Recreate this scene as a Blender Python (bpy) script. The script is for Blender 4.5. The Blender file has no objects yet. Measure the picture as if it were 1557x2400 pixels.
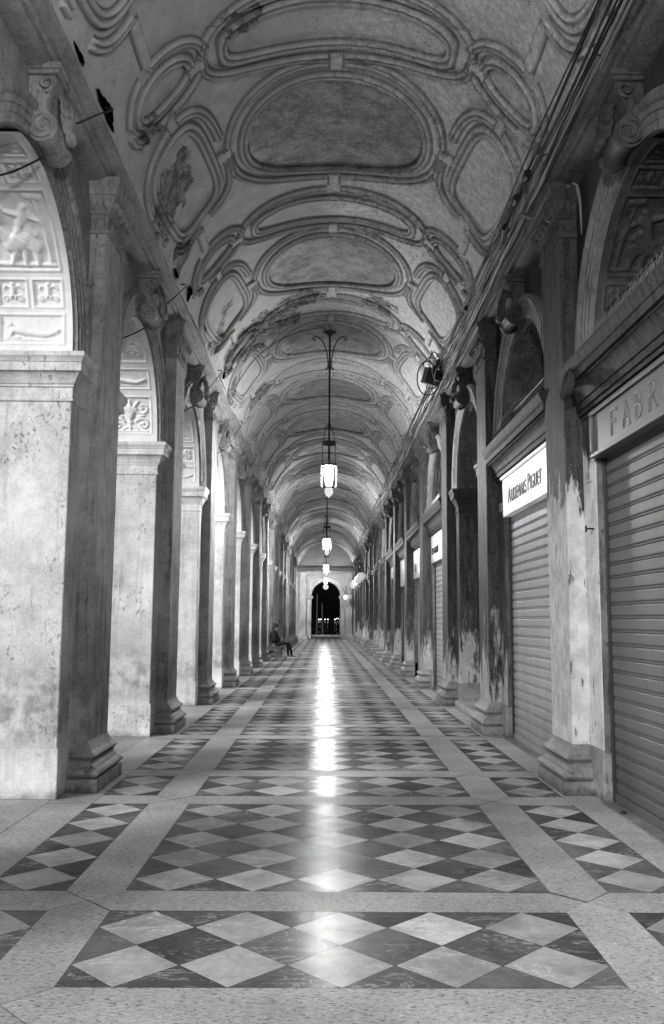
import bpy, math, random
import numpy as np
from mathutils import Vector, Matrix
random.seed(7); rng = np.random.default_rng(7)
S = bpy.context.scene; COL = S.collection
P = 3.953                      # bay length
YC0 = 8.32                     # centre of the first pier in front of the camera
XL, XR = -2.31, 2.27           # corridor faces of the two rows of piers
HW, PH = 1.25, 0.7265          # arch radius, half pier width
T = 0.70                       # wall thickness
ZS, ZT = 3.80, 5.585           # arch springing, wall head
YEND = 66.9
VA, VB, VZ = 2.03, 2.0, 5.30   # vault section

# ------------------------------------------------------------------ helpers
class MB:
    def __init__(s): s.v = []; s.f = []
    def add(s, vs, fs):
        o = len(s.v); s.v += [tuple(map(float, q)) for q in vs]; s.f += [tuple(o + i for i in f) for f in fs]; return s
    def box(s, x0, x1, y0, y1, z0, z1):
        if x0 > x1: x0, x1 = x1, x0
        return s.add([(x0,y0,z0),(x1,y0,z0),(x1,y1,z0),(x0,y1,z0),(x0,y0,z1),(x1,y0,z1),(x1,y1,z1),(x0,y1,z1)],
                     [(0,3,2,1),(4,5,6,7),(0,1,5,4),(1,2,6,5),(2,3,7,6),(3,0,4,7)])
    def rings(s, rings, closed=True, cap0=True, cap1=True):
        n = len(rings[0]); vs = [p for r in rings for p in r]; fs = []
        m = n if closed else n - 1
        for k in range(len(rings) - 1):
            for i in range(m):
                j = (i + 1) % n
                fs.append((k*n+i, k*n+j, (k+1)*n+j, (k+1)*n+i))
        if cap0: fs.append(tuple(range(n))[::-1])
        if cap1: fs.append(tuple((len(rings)-1)*n + i for i in range(n)))
        return s.add(vs, fs)
    def tube(s, pts, r, n=6, cap=True):
        pts = [Vector(p) for p in pts]; rr = r if isinstance(r, (list, tuple)) else [r]*len(pts)
        up = None; R = []
        for i, p in enumerate(pts):
            t = (pts[min(i+1, len(pts)-1)] - pts[max(i-1, 0)])
            if t.length < 1e-9: t = Vector((0,0,1))
            t.normalize()
            if up is None: up = t.orthogonal().normalized()
            up = (up - t*up.dot(t))
            if up.length < 1e-6: up = t.orthogonal()
            up.normalize(); w = t.cross(up)
            R.append([tuple(p + (up*math.cos(a) + w*math.sin(a))*rr[i]) for a in [2*math.pi*k/n for k in range(n)]])
        return s.rings(R, True, cap, cap)
    def lathe(s, prof, n=20, c=(0,0,0)):
        R = [[(c[0]+r*math.cos(2*math.pi*k/n), c[1]+r*math.sin(2*math.pi*k/n), c[2]+z) for k in range(n)] for r, z in prof]
        return s.rings(R)
    def sphere(s, c, r, n=10, m=8):
        if not isinstance(r, (tuple, list)): r = (r, r, r)
        R = []
        for j in range(1, m):
            t = math.pi*j/m - math.pi/2
            R.append([(c[0]+r[0]*math.cos(t)*math.cos(2*math.pi*k/n), c[1]+r[1]*math.cos(t)*math.sin(2*math.pi*k/n), c[2]+r[2]*math.sin(t)) for k in range(n)])
        return s.rings(R)
    def mesh(s, name, smooth=False, flip=False):
        me = bpy.data.meshes.new(name)
        me.from_pydata(s.v, [], [f[::-1] for f in s.f] if flip else s.f)
        if smooth: me.polygons.foreach_set('use_smooth', [True]*len(me.polygons))
        me.update(); return me
    def obj(s, name, mat, parent=None, smooth=False, loc=None, bevel=0, auto=None):
        me = s.mesh(name, smooth or auto is not None)
        if auto is not None: me.set_sharp_from_angle(angle=math.radians(auto))
        return mk(name, me, mat, parent, loc, bevel)
def mk(name, me, mat, parent=None, loc=None, bevel=0):
    if mat is not None and not me.materials: me.materials.append(mat)
    o = bpy.data.objects.new(name, me); COL.objects.link(o)
    if parent is not None: o.parent = parent
    if loc is not None: o.location = loc
    if bevel:
        b = o.modifiers.new('bevel', 'BEVEL'); b.width = bevel; b.segments = 2; b.limit_method = 'ANGLE'; b.angle_limit = math.radians(40)
    return o
def tag(o, label=None, cat=None, group=None, kind=None):
    if label: o['label'] = label
    if cat: o['category'] = cat
    if group: o['group'] = group
    if kind: o['kind'] = kind
    return o
def thing(name, loc, label, cat, group=None, rz=0):
    o = bpy.data.objects.new(name, None); COL.objects.link(o); o.location = loc; o.rotation_euler.z = rz
    o.empty_display_size = .2
    return tag(o, label, cat, group)
def dup(o, parent=None):
    c = o.copy(); COL.objects.link(c)
    if parent is not None: c.parent = parent
    for ch in list(o.children): dup(ch, c)
    return c
ORD = ['nearest','second','third','fourth','fifth','sixth','seventh','eighth','ninth','tenth','eleventh','twelfth','thirteenth','fourteenth','fifteenth','sixteenth']
def nth(k): return 'nearest' if k == 0 else ORD[k] + ' nearest'

# ------------------------------------------------------------------ materials
class NT:
    def __init__(s, name):
        s.m = bpy.data.materials.new(name); s.m.use_nodes = True; s.t = s.m.node_tree; s.t.nodes.clear()
        s.out = s.t.nodes.new('ShaderNodeOutputMaterial'); s.b = s.t.nodes.new('ShaderNodeBsdfPrincipled')
        s.t.links.new(s.b.outputs[0], s.out.inputs[0]); s.pos = s.n('ShaderNodeNewGeometry').outputs['Position']
    def n(s, t): return s.t.nodes.new(t)
    def L(s, a, b):
        if isinstance(a, (int, float)):
            if hasattr(b.default_value, '__len__'): b.default_value = (a, a, a, 1)[:len(b.default_value)]
            else: b.default_value = a
        elif isinstance(a, tuple): b.default_value = a
        else: s.t.links.new(a, b)
    def math(s, op, a, b=0.0, c=0.0, clamp=False):
        x = s.n('ShaderNodeMath'); x.operation = op; x.use_clamp = clamp
        s.L(a, x.inputs[0]); s.L(b, x.inputs[1])
        if op in ('MULTIPLY_ADD', 'COMPARE', 'SMOOTH_MIN'): s.L(c, x.inputs[2])
        return x.outputs[0]
    def add(s, a, b): return s.math('ADD', a, b)
    def mul(s, a, b): return s.math('MULTIPLY', a, b)
    def ramp(s, v, a, b, lo=0.0, hi=1.0, smooth=True):
        x = s.n('ShaderNodeMapRange'); x.interpolation_type = 'SMOOTHSTEP' if smooth else 'LINEAR'
        s.L(v, x.inputs[0])
        for i, q in enumerate((a, b, lo, hi)): s.L(q, x.inputs[1+i])
        return x.outputs[0]
    def mix(s, f, a, b):
        x = s.n('ShaderNodeMix'); x.data_type = 'FLOAT'; s.L(f, x.inputs[0]); s.L(a, x.inputs[2]); s.L(b, x.inputs[3]); return x.outputs[0]
    def map(s, vec, sc=(1,1,1), off=(0,0,0)):
        x = s.n('ShaderNodeMapping'); s.L(vec, x.inputs[0]); x.inputs['Scale'].default_value = sc; x.inputs['Location'].default_value = off; return x.outputs[0]
    def vadd(s, a, b):
        x = s.n('ShaderNodeVectorMath'); x.operation = 'ADD'; s.L(a, x.inputs[0]); s.L(b, x.inputs[1]); return x.outputs[0]
    def dist(s, p):
        x = s.n('ShaderNodeVectorMath'); x.operation = 'DISTANCE'; s.L(s.pos, x.inputs[0]); x.inputs[1].default_value = p; return x.outputs['Value']
    def noise(s, vec, scale, detail=5, rough=.55, dist=0.0):
        x = s.n('ShaderNodeTexNoise'); s.L(vec, x.inputs['Vector']); x.inputs['Scale'].default_value = scale
        x.inputs['Detail'].default_value = detail; x.inputs['Roughness'].default_value = rough; x.inputs['Distortion'].default_value = dist
        return x.outputs['Fac']
    def voro(s, vec, scale, feat='F1'):
        x = s.n('ShaderNodeTexVoronoi'); x.feature = feat; s.L(vec, x.inputs['Vector']); x.inputs['Scale'].default_value = scale
        return x.outputs['Distance']
    def xyz(s, v=None):
        x = s.n('ShaderNodeSeparateXYZ'); s.L(v or s.pos, x.inputs[0]); return x.outputs
    def attr(s, name, what='Fac'):
        x = s.n('ShaderNodeAttribute'); x.attribute_name = name; return x.outputs[what]
    def bump(s, h, strength=.5, dist=.01, normal=None):
        x = s.n('ShaderNodeBump'); s.L(h, x.inputs['Height']); x.inputs['Strength'].default_value = strength; x.inputs['Distance'].default_value = dist
        if normal is not None: s.t.links.new(normal, x.inputs['Normal'])
        return x.outputs[0]
    def done(s, col, rough=.8, normal=None, spec=.3, metal=0.0):
        if not isinstance(col, (int, float)):
            c = s.n('ShaderNodeCombineColor')
            for i in range(3): s.t.links.new(col, c.inputs[i])
            s.t.links.new(c.outputs[0], s.b.inputs['Base Color'])
        else: s.b.inputs['Base Color'].default_value = (col, col, col, 1)
        s.L(rough, s.b.inputs['Roughness'])
        if normal is not None: s.t.links.new(normal, s.b.inputs['Normal'])
        s.b.inputs['Specular IOR Level'].default_value = spec; s.L(metal, s.b.inputs['Metallic'])
        return s.m

def stone(name, lo, hi, scale=1.0, bump=.5, streak=.5, soot=.5, pits=.5, rough=.75, spec=.25, lift=None):
    n = NT(name); x, y, z = n.xyz()
    big = n.noise(n.pos, .9*scale, 4, .6)
    med = n.noise(n.pos, 5*scale, 6, .65)
    st = n.noise(n.map(n.pos, (9, 9, .55)), 1.6*scale, 5, .6, .3)
    fine = n.noise(n.pos, 45, 4, .7)
    grain = n.noise(n.pos, 170, 2, .6)
    f = n.add(n.mul(n.ramp(big, .3, .7), .42), n.mul(n.ramp(med, .25, .75), .38))
    f = n.add(f, n.mul(n.ramp(fine, .3, .7), .2))
    sk = n.mul(n.ramp(st, .48, .72), streak)
    f = n.math('SUBTRACT', f, n.mul(sk, .55), clamp=True)
    col = n.mix(f, lo, hi)
    # scratches and small cavities
    pv = n.ramp(n.noise(n.map(n.pos, (1, 1, .6)), 30, 5, .7, .4), .58, .66)
    pm = n.ramp(n.noise(n.pos, 1.7, 3), .42, .62)
    pit = n.mul(n.mul(pv, pm), pits)
    col = n.mul(col, n.math('SUBTRACT', 1.0, n.mul(pit, .62)))
    # hairline veins
    vn = n.noise(n.pos, 3.2, 6, .62, .6)
    vein = n.ramp(n.math('ABSOLUTE', n.math('SUBTRACT', vn, .5)), 0.0, .011, 1, 0)
    col = n.mul(col, n.math('SUBTRACT', 1.0, n.mul(n.mul(vein, pm), .35*pits)))
    # soot band low on the stone
    zb = n.add(z, n.mul(n.math('SUBTRACT', big, .5), .9))
    sb = n.mul(n.mul(n.ramp(zb, .25, .62), n.ramp(zb, 1.5, .75)), n.ramp(med, .35, .62))
    col = n.mul(col, n.math('SUBTRACT', 1.0, n.mul(sb, soot)))
    col = n.mul(col, n.add(.86, n.mul(grain, .28)))
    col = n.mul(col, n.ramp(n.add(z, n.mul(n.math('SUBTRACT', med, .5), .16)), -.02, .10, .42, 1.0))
    if lift: col = n.mul(col, n.ramp(z, lift[0], lift[1], lift[2], 1.0))
    h = n.add(n.mul(fine, .35), n.add(n.mul(med, .5), n.mul(pit, -1.3)))
    h = n.add(h, n.mul(grain, .1))
    return n.done(col, n.add(rough - .1, n.mul(med, .2)), n.bump(h, bump, .02), spec)

M = {}
M['pier'] = stone('istrian_stone', .30, .84, bump=.8, streak=.5, soot=.6, pits=.7)
M['pilaster'] = stone('weathered_stone', .12, .50, bump=.9, streak=.9, soot=.6, pits=.9)
M['base'] = stone('worn_base_stone', .12, .42, scale=2, bump=.7, streak=.3, soot=.2, pits=1, rough=.55)
M['carved'] = stone('carved_stone', .10, .42, scale=2.6, bump=.9, streak=.7, soot=0, pits=.7)
M['relief'] = stone('relief_stone', .55, .82, scale=1.6, bump=.35, streak=.15, soot=0, pits=.25)
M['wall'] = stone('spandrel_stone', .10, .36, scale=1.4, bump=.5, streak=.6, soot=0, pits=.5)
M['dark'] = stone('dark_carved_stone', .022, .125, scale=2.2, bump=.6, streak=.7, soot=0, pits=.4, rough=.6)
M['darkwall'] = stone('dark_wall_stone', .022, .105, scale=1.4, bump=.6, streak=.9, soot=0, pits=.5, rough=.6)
M['darkrelief'] = stone('dim_relief_stone', .05, .30, scale=2.4, bump=.6, streak=.5, soot=0, pits=.5)
M['rcornice'] = stone('sooty_cornice_stone', .03, .20, scale=2.2, bump=.8, streak=.6, soot=0, pits=.8)
M['jambstone'] = stone('pitted_jamb_stone', .05, .26, scale=3, bump=.9, streak=.8, soot=.3, pits=1)
M['cornice'] = stone('cornice_stone', .13, .36, scale=2.2, bump=.6, streak=.4, soot=0, pits=.6)

def peel(name, edge, amp=1.0, lo=.016, hi=.115, soft=.04, top=1.0):
    """black-crusted stone whose crust has flaked to pale stone, more so low down"""
    n = NT(name); x, y, z = n.xyz()
    a = n.noise(n.map(n.pos, (2.2, 2.2, .7)), 1.5, 8, .68, .3)
    b = n.noise(n.map(n.pos, (6, 6, 1.0)), 2.4, 6, .7)
    fine = n.noise(n.pos, 55, 4, .7)
    grain = n.noise(n.pos, 190, 2)
    by = n.noise(n.map(n.pos, (.0, .26, .0)), 1.0, 2)
    t = n.add(n.mul(n.math('SUBTRACT', a, .5), 4.6*amp), n.mul(n.math('SUBTRACT', b, .5), 3.0*amp))
    t = n.add(t, n.mul(n.math('SUBTRACT', by, .5), 2.2*amp))
    t = n.math('SUBTRACT', n.add(t, edge), z)
    pale = n.ramp(t, -soft, soft)
    dk = n.mix(n.ramp(n.add(n.mul(b, .5), n.mul(fine, .5)), .36, .66), lo, hi)
    lt = n.mix(n.ramp(n.noise(n.pos, 4.5, 7, .7), .28, .72), .44*top, .76*top)
    sc = n.ramp(n.noise(n.map(n.pos, (20, 20, 4.5)), 1.0, 6, .7, .3), .60, .64)
    lt = n.mul(lt, n.math('SUBTRACT', 1, n.mul(sc, .72)))
    speck = n.mul(n.ramp(n.noise(n.pos, 70, 2), .70, .76), .22)
    col = n.mix(pale, n.add(dk, speck), lt)
    col = n.mul(col, n.add(.84, n.mul(grain, .32)))
    rim = n.mul(n.ramp(n.math('ABSOLUTE', t), 0, .12, 1, 0), .25)
    col = n.mul(col, n.math('SUBTRACT', 1, rim))
    h = n.add(n.mul(pale, -.7), n.add(n.mul(fine, .4), n.mul(b, .4)))
    h = n.add(h, n.mul(n.mul(sc, pale), -.6))
    return n.done(col, n.mix(pale, .65, .8), n.bump(h, .7, .014), .15)
M['transom'] = peel('black_crusted_moulding', -12, 1, .010, .075)
M['peel_near'] = peel('flaking_crust_pale', 2.75, .42)
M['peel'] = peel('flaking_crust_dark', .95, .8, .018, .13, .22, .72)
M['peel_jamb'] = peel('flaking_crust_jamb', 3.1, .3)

def plain(name, c, rough=.5, spec=.5, metal=0.0, var=.25, scale=8, bump=.15):
    n = NT(name); a = n.noise(n.pos, scale, 5, .6); f = n.noise(n.pos, 90, 3, .6)
    col = n.mul(c, n.add(1 - var, n.add(n.mul(a, var*1.4), n.mul(f, var*.6))))
    return n.done(col, n.add(rough - .08, n.mul(a, .16)), n.bump(n.add(a, n.mul(f, .3)), bump, .01), spec, metal)
M['iron'] = plain('wrought_iron', .012, .55, .3)
M['darkiron'] = plain('painted_iron', .03, .45, .4)
M['brass'] = plain('pale_lantern_metal', .07, .4, .5)
M['spike'] = plain('spike_wire', .10, .4, .4)
M['cable'] = plain('cable_sheath', .05, .6, .3)
M['palecable'] = plain('pale_cable_sheath', .25, .55, .4)
M['glassdark'] = plain('dark_window_glass', .012, .12, .6, var=.1, bump=.05)
M['wood'] = plain('bench_wood', .07, .55, .35, scale=20)
M['coat'] = plain('black_coat', .014, .85, .15, scale=25, bump=.4)
M['trouser'] = plain('dark_trousers', .012, .9, .1, scale=25, bump=.3)
M['skin'] = plain('skin', .38, .55, .35, var=.08)
M['hair'] = plain('dark_hair', .012, .6, .3, scale=60, bump=.6)
M['shoe'] = plain('grey_shoe', .16, .7, .2)
M['sole'] = plain('white_sole', .75, .6, .3)
M['whitesign'] = plain('white_sign_panel', .72, .4, .4, var=.08, scale=3, bump=.03)
M['black'] = plain('black_letter', .012, .5, .4)
M['signwood'] = plain('grey_painted_board', .11, .45, .45, var=.4, scale=5)
M['hole'] = plain('open_hole', .004, 1, 0)
M['cloth'] = plain('white_cloth', .6, .9, .1, var=.15, bump=.3)
M['door'] = plain('grey_door_panel', .26, .55, .35, var=.35, scale=4)
M['darkdoor'] = plain('dark_door_panel', .05, .45, .45, var=.4, scale=4)
M['pole'] = plain('pole_timber', .035, .8, .2, var=.4)
M['plate'] = plain('house_number_plate', .5, .4, .5, var=.2)
M['step'] = stone('step_stone', .2, .45, scale=2, bump=.5, streak=.1, soot=0, pits=1, rough=.5)
def shutter_mat(name, c):
    n = NT(name); x, y, z = n.xyz()
    a = n.noise(n.map(n.pos, (1, 1, .25)), 3.5, 6, .65); d = n.noise(n.pos, 55, 4, .7)
    drip = n.ramp(n.noise(n.map(n.pos, (24, 24, 1.1)), 1.0, 4, .6), .62, .75)
    spot = n.ramp(n.noise(n.pos, 120, 2), .70, .76)
    col = n.mul(c, n.add(.62, n.mul(a, .76)))
    col = n.mul(col, n.math('SUBTRACT', 1, n.mul(drip, .35)))
    col = n.add(col, n.mul(spot, .05))
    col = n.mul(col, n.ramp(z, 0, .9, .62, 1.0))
    return n.done(col, n.add(.46, n.mul(d, .22)), n.bump(n.add(n.mul(a, .6), n.mul(d, .2)), .12, .02), .4, .15)
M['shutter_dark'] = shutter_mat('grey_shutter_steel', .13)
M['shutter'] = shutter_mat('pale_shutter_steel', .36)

def emis(name, strength, fall=None):
    n = NT(name); e = n.n('ShaderNodeEmission'); e.inputs[0].default_value = (1, 1, 1, 1); e.inputs[1].default_value = strength
    n.t.links.new(e.outputs[0], n.out.inputs[0]); return n.m
LAMP = 1020.0
M['lamp'] = emis('lantern_light', LAMP)
M['lampglobe'] = emis('lantern_lower_globe', .8)
M['ball'] = None
def ball_mat():
    n = NT('opal_globe_glass'); n.b.inputs['Emission Color'].default_value = (1, 1, 1, 1); n.b.inputs['Emission Strength'].default_value = .40
    return n.done(.75, .25, None, .5)
M['ball'] = ball_mat()
M['shore'] = emis('shore_lamp', 6.0)
def litsign():
    n = NT('lit_white_sign'); a = n.noise(n.pos, 2.2, 3)
    z = n.xyz()[2]
    n.b.inputs['Emission Color'].default_value = (1, 1, 1, 1); n.L(n.mul(n.ramp(a, .25, .75, .45, 1.0), .24), n.b.inputs['Emission Strength'])
    return n.done(n.mul(.72, n.add(.85, n.mul(a, .3))), .4, None, .4)
M['litsign'] = litsign()
M['dimsign'] = plain('dim_white_sign', .42, .4, .4, var=.2, scale=3, bump=.03)

# floor: tone / kind / rnd come from the tiles themselves
def floor_mat():
    n = NT('patterned_stone_floor'); tone = n.attr('tone'); kind = n.attr('kind'); rnd = n.attr('rnd', 'Vector'); ro = n.attr('ro')
    p = n.vadd(n.pos, rnd)
    cl = n.noise(p, 3.2, 6, .65, .4); f = n.noise(p, 24, 5, .65); g = n.noise(p, 130, 3, .6)
    mar = n.mul(tone, n.add(.12, n.add(n.mul(n.ramp(cl, .25, .75), .62), n.add(n.mul(f, .62), n.mul(g, .42)))))
    v1 = n.noise(n.map(p, (1.0, 2.6, 1)), 2.3, 7, .6, 1.2)
    vein = n.mul(n.ramp(n.math('ABSOLUTE', n.math('SUBTRACT', v1, .5)), 0, .016, 1, 0), n.ramp(n.noise(p, 1.1, 2), .45, .6))
    scr = n.mul(n.ramp(n.noise(n.map(p, (3, 26, 1)), 2.0, 4, .7, .8), .60, .72), n.ramp(n.noise(p, 1.9, 2), .42, .6))
    mar = n.add(mar, n.add(n.mul(vein, .28), n.mul(scr, .20)))
    # pitted pale stone
    pp = n.map(n.pos, (1, 2.4, 1))
    c2 = n.noise(n.pos, 1.6, 5, .6); s2 = n.noise(pp, 26, 5, .7, .4); pit = n.ramp(n.noise(pp, 34, 5, .70, .5), .555, .62)
    fl = n.ramp(n.noise(n.map(n.pos, (1, 2.2, 1), (3, 5, 0)), 38, 4, .65, .5), .59, .67)
    st = n.mul(tone, n.add(-.22, n.add(n.mul(n.ramp(c2, .2, .8), .5), n.add(n.mul(s2, 1.3), n.mul(g, .55)))))
    st = n.mul(st, n.math('SUBTRACT', 1, n.mul(pit, .72)))
    st = n.add(st, n.mul(fl, .17))
    col = n.mix(kind, mar, st)
    wet = n.noise(n.map(n.pos, (1, .6, 1)), 1.3, 4, .6)
    rough = n.add(n.add(n.mix(kind, .15, .24), n.mul(ro, .03)), n.add(n.mul(n.ramp(wet, .3, .7), .05), n.mul(f, .10)))
    h = n.add(n.mul(n.noise(n.pos, 5.5, 3, .5), .55), n.add(n.mul(n.mul(pit, kind), -.5), n.mul(n.mix(kind, f, s2), .07)))
    h = n.add(h, n.mul(scr, -.04))
    nb = n.bump(h, .40, .012); n.done(col, 1.0, nb, 0.0)
    fr = n.n('ShaderNodeFresnel'); fr.inputs['IOR'].default_value = 1.3
    gl = n.n('ShaderNodeBsdfGlossy'); n.L(rough, gl.inputs['Roughness']); n.t.links.new(nb, gl.inputs['Normal']); gl.inputs['Color'].default_value = (1, 1, 1, 1)
    mx = n.n('ShaderNodeMixShader'); n.L(n.mul(n.mul(fr.outputs[0], .24), n.mix(kind, 1.0, .7)), mx.inputs[0])
    n.t.links.new(n.b.outputs[0], mx.inputs[1]); n.t.links.new(gl.outputs[0], mx.inputs[2]); n.t.links.new(mx.outputs[0], n.out.inputs[0])
    return n.m
M['floor'] = floor_mat()
M['joint'] = plain('dark_joint', .03, .8, .1)
M['ground'] = stone('piazza_paving', .12, .3, bump=.3)
def water():
    n = NT('lagoon_water'); w = n.noise(n.map(n.pos, (1, .3, 1)), .8, 4)
    return n.done(.004, .12, n.bump(w, .4, .2), .5)
M['water'] = water()

# vault plaster, with bare ovals and spots where it has fallen off
def vault_mat():
    n = NT('vault_plaster'); x, y, z = n.xyz(); bare = n.attr('bare')
    big = n.noise(n.pos, .8, 4, .6); med = n.noise(n.pos, 4.2, 7, .68); fine = n.noise(n.pos, 26, 5, .7); gr = n.noise(n.pos, 120, 3, .7)
    rt = n.ramp(x, -1.0, .9)                                  # the right half is paler and more speckled
    base = n.mix(n.ramp(med, .3, .7), .38, .50)
    sp = n.ramp(n.add(n.mul(n.noise(n.pos, 11, 8, .72), .62), n.mul(fine, .40)), .42, .60)
    worn = n.mix(sp, .50, .78)
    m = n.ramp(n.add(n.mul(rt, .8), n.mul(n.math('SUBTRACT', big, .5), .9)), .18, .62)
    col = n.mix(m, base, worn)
    # darker render inside the big ovals
    b2 = n.mul(bare, n.ramp(n.add(n.mul(n.noise(n.pos, 2.4, 7, .7), 1.2), n.mul(n.ramp(x, -1.0, -.35), .25)), .56, .64))
    dk = n.mix(n.ramp(n.add(n.mul(n.noise(n.pos, 3.4, 7, .75), .6), n.mul(fine, .4)), .40, .60), .15, .38)
    col = n.mix(n.mul(b2, .9), col, dk)
    # places where the plaster is gone
    dmg = None
    for (px, py, pz, r, k) in [(-1.86, 9.35, 6.15, .48, 1.0), (-1.9, 10.6, 6.0, .26, 1), (-1.83, 8.0, 6.15, .12, 1), (-1.25, 16.0, 6.9, .75, 1), (-1.75, 15.6, 6.35, .55, 1), (-1.9, 14.1, 6.0, .28, 1), (-1.93, 16.9, 5.9, .4, 1), (-.6, 15.3, 7.2, .4, 1), (-.9, 7.7, 7.1, .2, 1), (-1.6, 19.5, 6.5, .4, 1), (-1.72, 13.7, 6.4, .2, 1), (.9, 15.2, 7.1, .28, 1)]:
        d = n.math('SUBTRACT', r, n.add(n.dist((px, py, pz)), n.mul(n.math('SUBTRACT', n.noise(n.pos, 3.6, 7, .72), .5), 1.15)))
        e = n.ramp(d, -.012, .012)
        dmg = e if dmg is None else n.math('MAXIMUM', dmg, e)
    br = n.mix(n.ramp(n.noise(n.pos, 8, 7, .75, .4), .38, .62), .09, .32)
    col = n.mix(dmg, col, br)
    crk = n.ramp(n.math('ABSOLUTE', n.math('SUBTRACT', n.noise(n.pos, 1.6, 8, .65, .5), .5)), 0, .004, .55, 0)
    col = n.mul(col, n.math('SUBTRACT', 1, crk))
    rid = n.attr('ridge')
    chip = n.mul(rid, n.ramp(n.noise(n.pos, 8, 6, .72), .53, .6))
    chip = n.mul(chip, n.ramp(n.add(rt, n.mul(big, .6)), .45, 1.0)); gv = n.attr('groove_shade')
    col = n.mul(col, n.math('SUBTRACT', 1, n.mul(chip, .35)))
    col = n.mul(col, n.math('SUBTRACT', 1, n.mul(gv, n.add(.60, n.mul(med, .5)))))  # crease shade painted into the plaster colour along the mouldings, mixed with grime
    col = n.mul(col, n.add(.85, n.mul(gr, .3)))
    h = n.add(n.mul(sp, n.mul(m, .45)), n.add(n.mul(fine, .35), n.mul(med, .35)))
    h = n.add(h, n.mul(dmg, -1.6)); h = n.add(h, n.mul(n.mul(dmg, n.noise(n.pos, 8, 6, .72)), 2.0)); h = n.add(h, n.mul(b2, -.5)); h = n.add(h, n.mul(chip, -.6))
    return n.done(col, .85, n.bump(h, .6, .02), .15)
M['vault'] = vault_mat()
M['lunette'] = stone('lunette_plaster', .15, .25, bump=.2, streak=.2, soot=0, pits=.1)

# ------------------------------------------------------------------ camera
f_px, pit, yaw, rol = 2074.785, 0.120466, 0.0075174, 0.006137
def cam_dir(x, y, z):
    c, s = math.cos(rol), math.sin(rol); x, z = c*x - s*z, s*x + c*z
    c, s = math.cos(pit), math.sin(pit); y, z = c*y - s*z, s*y + c*z
    c, s = math.cos(yaw), math.sin(yaw); x, y = c*x + s*y, -s*x + c*y
    return Vector((x, y, z))
CAM = Vector((-0.0829, 0, 1.5))
cd = bpy.data.cameras.new('camera'); cam = bpy.data.objects.new('camera', cd); COL.objects.link(cam)
r, u, fw = cam_dir(1,0,0), cam_dir(0,0,1), cam_dir(0,1,0)
cam.matrix_world = Matrix(((r.x,u.x,-fw.x,CAM.x),(r.y,u.y,-fw.y,CAM.y),(r.z,u.z,-fw.z,CAM.z),(0,0,0,1)))
cd.sensor_fit = 'VERTICAL'; cd.sensor_height = 36; cd.lens = f_px/2400*36; cd.clip_start = .05; cd.clip_end = 6000
S.camera = cam

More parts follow.
